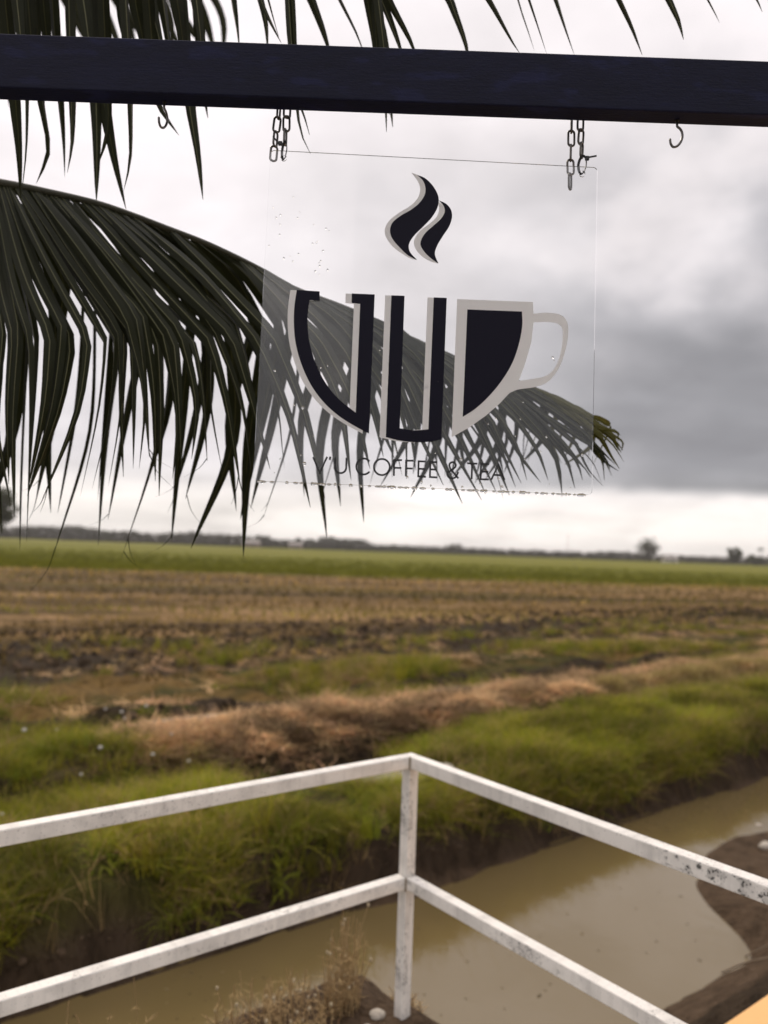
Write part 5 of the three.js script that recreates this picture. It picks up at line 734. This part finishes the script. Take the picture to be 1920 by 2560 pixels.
  for (let k = 0; k < 60; k++) { const r2 = 0.0006 + 0.0012 * R() * R(); drop((R() - 0.5) * 0.44, -0.235 + 0.20 * Math.pow(R(), 1.6), T / 2 + 0.0004 + (R() < 0.3 ? 0.0007 : 0), r2 * (1 + 0.5 * R()), r2 * (1 + 0.8 * R()), 0.0008); }
  for (let x = -0.222; x < 0.222; x += 0.004 + 0.018 * R() * R()) { const w = 0.0018 + 0.0055 * R() * R(); drop(x, -b - 0.0008, 0, w, 0.0014 + 0.0012 * R(), 0.0023); }
  top(g, 'clear acrylic pane printed with a navy and grey steaming cup, hanging from chains', 'sign');
}

// ---------- the palm ----------
{
  const lt = dataTex(128, 64, (u, v) => { const d = Math.abs(u - 0.5), rib = Math.exp(-Math.pow(d / 0.035, 2)), vein = 0.80 + 0.5 * (noise3(u * 46, v * 2, 3) - 0.5) + 0.25 * (fbm(u * 4, v * 9, 8, 3) - 0.5); return [mix(0.021 * vein, 0.17, rib), mix(0.024 * vein, 0.17, rib), mix(0.009 * vein, 0.09, rib)]; });
  const lt2 = dataTex(128, 64, (u, v) => { const d = Math.abs(u - 0.5), rib = Math.exp(-Math.pow(d / 0.035, 2)), vein = 0.86 + 0.3 * (noise3(u * 40, v * 2, 5) - 0.5) + 0.4 * (fbm(u * 4, v * 9, 18, 3) - 0.5); return [mix(0.016 * vein, 0.05, rib), mix(0.018 * vein, 0.05, rib), mix(0.005 * vein, 0.014, rib)]; });
  const mk = (t) => new THREE.MeshPhysicalMaterial({ map: t, roughness: 0.92, specularIntensity: 0.15, transmission: 0.2, thickness: 0, clearcoat: 0.12, clearcoatRoughness: 0.35, side: THREE.DoubleSide });
  const lt3 = dataTex(128, 64, (u, v) => { const d = Math.abs(u - 0.5), rib = Math.exp(-Math.pow(d / 0.04, 2)), vein = 0.86 + 0.3 * (noise3(u * 40, v * 2, 9) - 0.5) + 0.4 * (fbm(u * 4, v * 9, 28, 3) - 0.5); return [mix(0.075 * vein, 0.14, rib), mix(0.072 * vein, 0.135, rib), mix(0.012 * vein, 0.04, rib)]; });
  const mA = mk(lt), mB = mk(lt2), mC = mk(lt3), stalk = new THREE.MeshStandardMaterial({ color: lin(0.035, 0.034, 0.015), roughness: 0.6 }); mA.clearcoat = 0.2; mA.clearcoatRoughness = 0.3; mC.transmission = 0.35;
  function leaflet(pts, w, twist, kind, R, thread) {
    let vs = pts.map(V); if (vs.length === 5 && kind < 2) { const k = vs[2]; vs = [vs[0], vs[1], vs[1].clone().lerp(k, 0.86), k.clone().lerp(vs[1].clone().add(vs[3]).multiplyScalar(0.5), 0.03), k.clone().lerp(vs[3], 0.14), vs[3], vs[4]]; }
    const c = new THREE.CatmullRomCurve3(vs, false, 'centripetal'), N = 18, pos = [], uv = [], idx = [];
    const yaw = (R() - 0.5) * 1.1 + twist, d = new THREE.Vector3(), T = new THREE.Vector3(), B = new THREE.Vector3(), Nn = new THREE.Vector3(), wob = R() * 6;
    for (let i = 0; i <= N; i++) {
      const t = i / N, p = c.getPointAt(t); c.getTangentAt(t, T);
      d.set(Math.sin(yaw + twist * t * 1.4), 0.35, Math.cos(yaw + twist * t * 1.4)); B.crossVectors(T, d).normalize(); Nn.crossVectors(B, T).normalize();
      const tap = Math.min(1, 0.42 + 3.2 * t) * (t < 0.6 ? 1 : Math.pow(Math.max(0, 1 - (t - 0.6) / 0.4), 0.7)) * (1 + 0.05 * Math.sin(t * 17 + wob)), hw = Math.max(0.0004, w / 2000 * tap), fold = hw * 0.42;
      pos.push(p.x - B.x * hw - Nn.x * fold, p.y - B.y * hw - Nn.y * fold, p.z - B.z * hw - Nn.z * fold, p.x, p.y, p.z, p.x + B.x * hw - Nn.x * fold, p.y + B.y * hw - Nn.y * fold, p.z + B.z * hw - Nn.z * fold);
      uv.push(0, t * 3, 0.5, t * 3, 1, t * 3);
      if (i < N) { const b = i * 3; idx.push(b, b + 1, b + 3, b + 1, b + 4, b + 3, b + 1, b + 2, b + 4, b + 2, b + 5, b + 4); }
    }
    if (R() < thread) {                                                  // dried threads that hang on from the tip
      for (let k = 0; k < 1 + (R() < 0.4); k++) {
        const a = vs[vs.length - 1].clone().lerp(vs[vs.length - 2], 0.05 + 0.3 * R() * k), len = 0.03 + 0.11 * R() * R(), la = R() * 6.283, cu = 0.02 + 0.05 * R();
        const cc = new THREE.CatmullRomCurve3([a, a.clone().add(new THREE.Vector3(Math.cos(la) * cu * 0.3, -len * 0.5, Math.sin(la) * cu * 0.3)), a.clone().add(new THREE.Vector3(Math.cos(la) * cu, -len, Math.sin(la) * cu))]), b0 = pos.length / 3;
        for (let i = 0; i <= 6; i++) { const p = cc.getPoint(i / 6), hw = 0.0011 * (1 - 0.8 * i / 6); pos.push(p.x - hw, p.y, p.z, p.x, p.y, p.z + 0.0005, p.x + hw, p.y, p.z); uv.push(0, i / 6, 0.2, i / 6, 0.4, i / 6); if (i < 6) { const b = b0 + i * 3; idx.push(b, b + 1, b + 3, b + 1, b + 4, b + 3, b + 1, b + 2, b + 4, b + 2, b + 5, b + 4); } }
      }
    }
    const g = new THREE.BufferGeometry(); g.setAttribute('position', new THREE.Float32BufferAttribute(pos, 3)); g.setAttribute('uv', new THREE.Float32BufferAttribute(uv, 2)); g.setIndex(idx); const q = g.toNonIndexed(); q.computeVertexNormals(); return toCreasedNormals(q, 0.5);
  }
  const bx = -2.25, bz = -1.2, by = (() => { const [s, n] = toSN(bx, bz); return height(s, n) - 0.03; })(), crown = new THREE.Vector3(-2.2, 2.25, -1.22);
  const palm = grp('coconut_palm', bx, by, bz), off = new THREE.Vector3(-bx, -by, -bz);
  const barkT = dataTex(256, 256, (u, v) => { const ring = 0.5 + 0.5 * Math.sin(v * 6.283 * 9 + 1.5 * (tile(u, v, 4, 3, 3) - 0.5)), k = 0.16 + 0.10 * ring + 0.10 * (tile(u, v, 30, 5, 3) - 0.5); return [k, k * 0.88, k * 0.72]; });
  const tc = new THREE.CatmullRomCurve3([new THREE.Vector3(bx, by - 0.1, bz), new THREE.Vector3(bx - 0.06, by + 1.2, bz + 0.03), crown.clone()]);
  const trunk = new THREE.TubeGeometry(tc, 24, 0.11, 14); { const p = trunk.attributes.position; for (let i = 0; i <= 24; i++) for (let j = 0; j <= 14; j++) { const k = i * 15 + j, c = tc.getPointAt(i / 24), f = 1.25 - 0.4 * i / 24 + 0.04 * Math.sin(i * 2.1); p.setXYZ(k, c.x + (p.getX(k) - c.x) * f, p.getY(k), c.z + (p.getZ(k) - c.z) * f); } trunk.computeVertexNormals(); }
  mesh('trunk', trunk.translate(off.x, off.y, off.z), new THREE.MeshStandardMaterial({ map: barkT, roughness: 0.95, bumpMap: barkT, bumpScale: 0.01 }), palm);
  const R = rng(101);
  RACHIS.forEach((r, k) => {
    const pts = [crown.clone(), ...r.map(V)], c = new THREE.CatmullRomCurve3(pts, false, 'centripetal'), NS = 90, geo = new THREE.TubeGeometry(c, NS, 0.010, 8), p = geo.attributes.position;
    for (let i = 0; i <= NS; i++) { const q = c.getPointAt(i / NS), f = 1.6 * Math.pow(1 - i / NS, 1.1) * 0.9 + 0.13; for (let j = 0; j <= 8; j++) { const a = i * 9 + j; p.setXYZ(a, q.x + (p.getX(a) - q.x) * f, q.y + (p.getY(a) - q.y) * f, q.z + (p.getZ(a) - q.z) * f); } }
    geo.computeVertexNormals(); const fr = mesh('frond', geo.translate(off.x, off.y, off.z), stalk, palm);
    fr.userData.label = ['drooping palm frond with bent leaflets behind the sign', 'palm frond above the beam, leaflets hanging past it', 'palm frond farther back at the upper left'][k];
    for (const [f, w, tw, kind, q] of LEAFLETS) if (f === k) mesh('leaflet', leaflet(q, w, tw, kind, R, k === 0 ? (q[0][0] > -0.35 ? 0 : 0.22) : 0).translate(off.x, off.y, off.z), k === 0 && q[0][0] > 0.27 ? mC : kind ? mB : mA, fr);
  });
  top(palm, 'coconut palm whose dark fronds hang in from the left behind the sign', 'palm');
}
renderer.render(scene, camera);
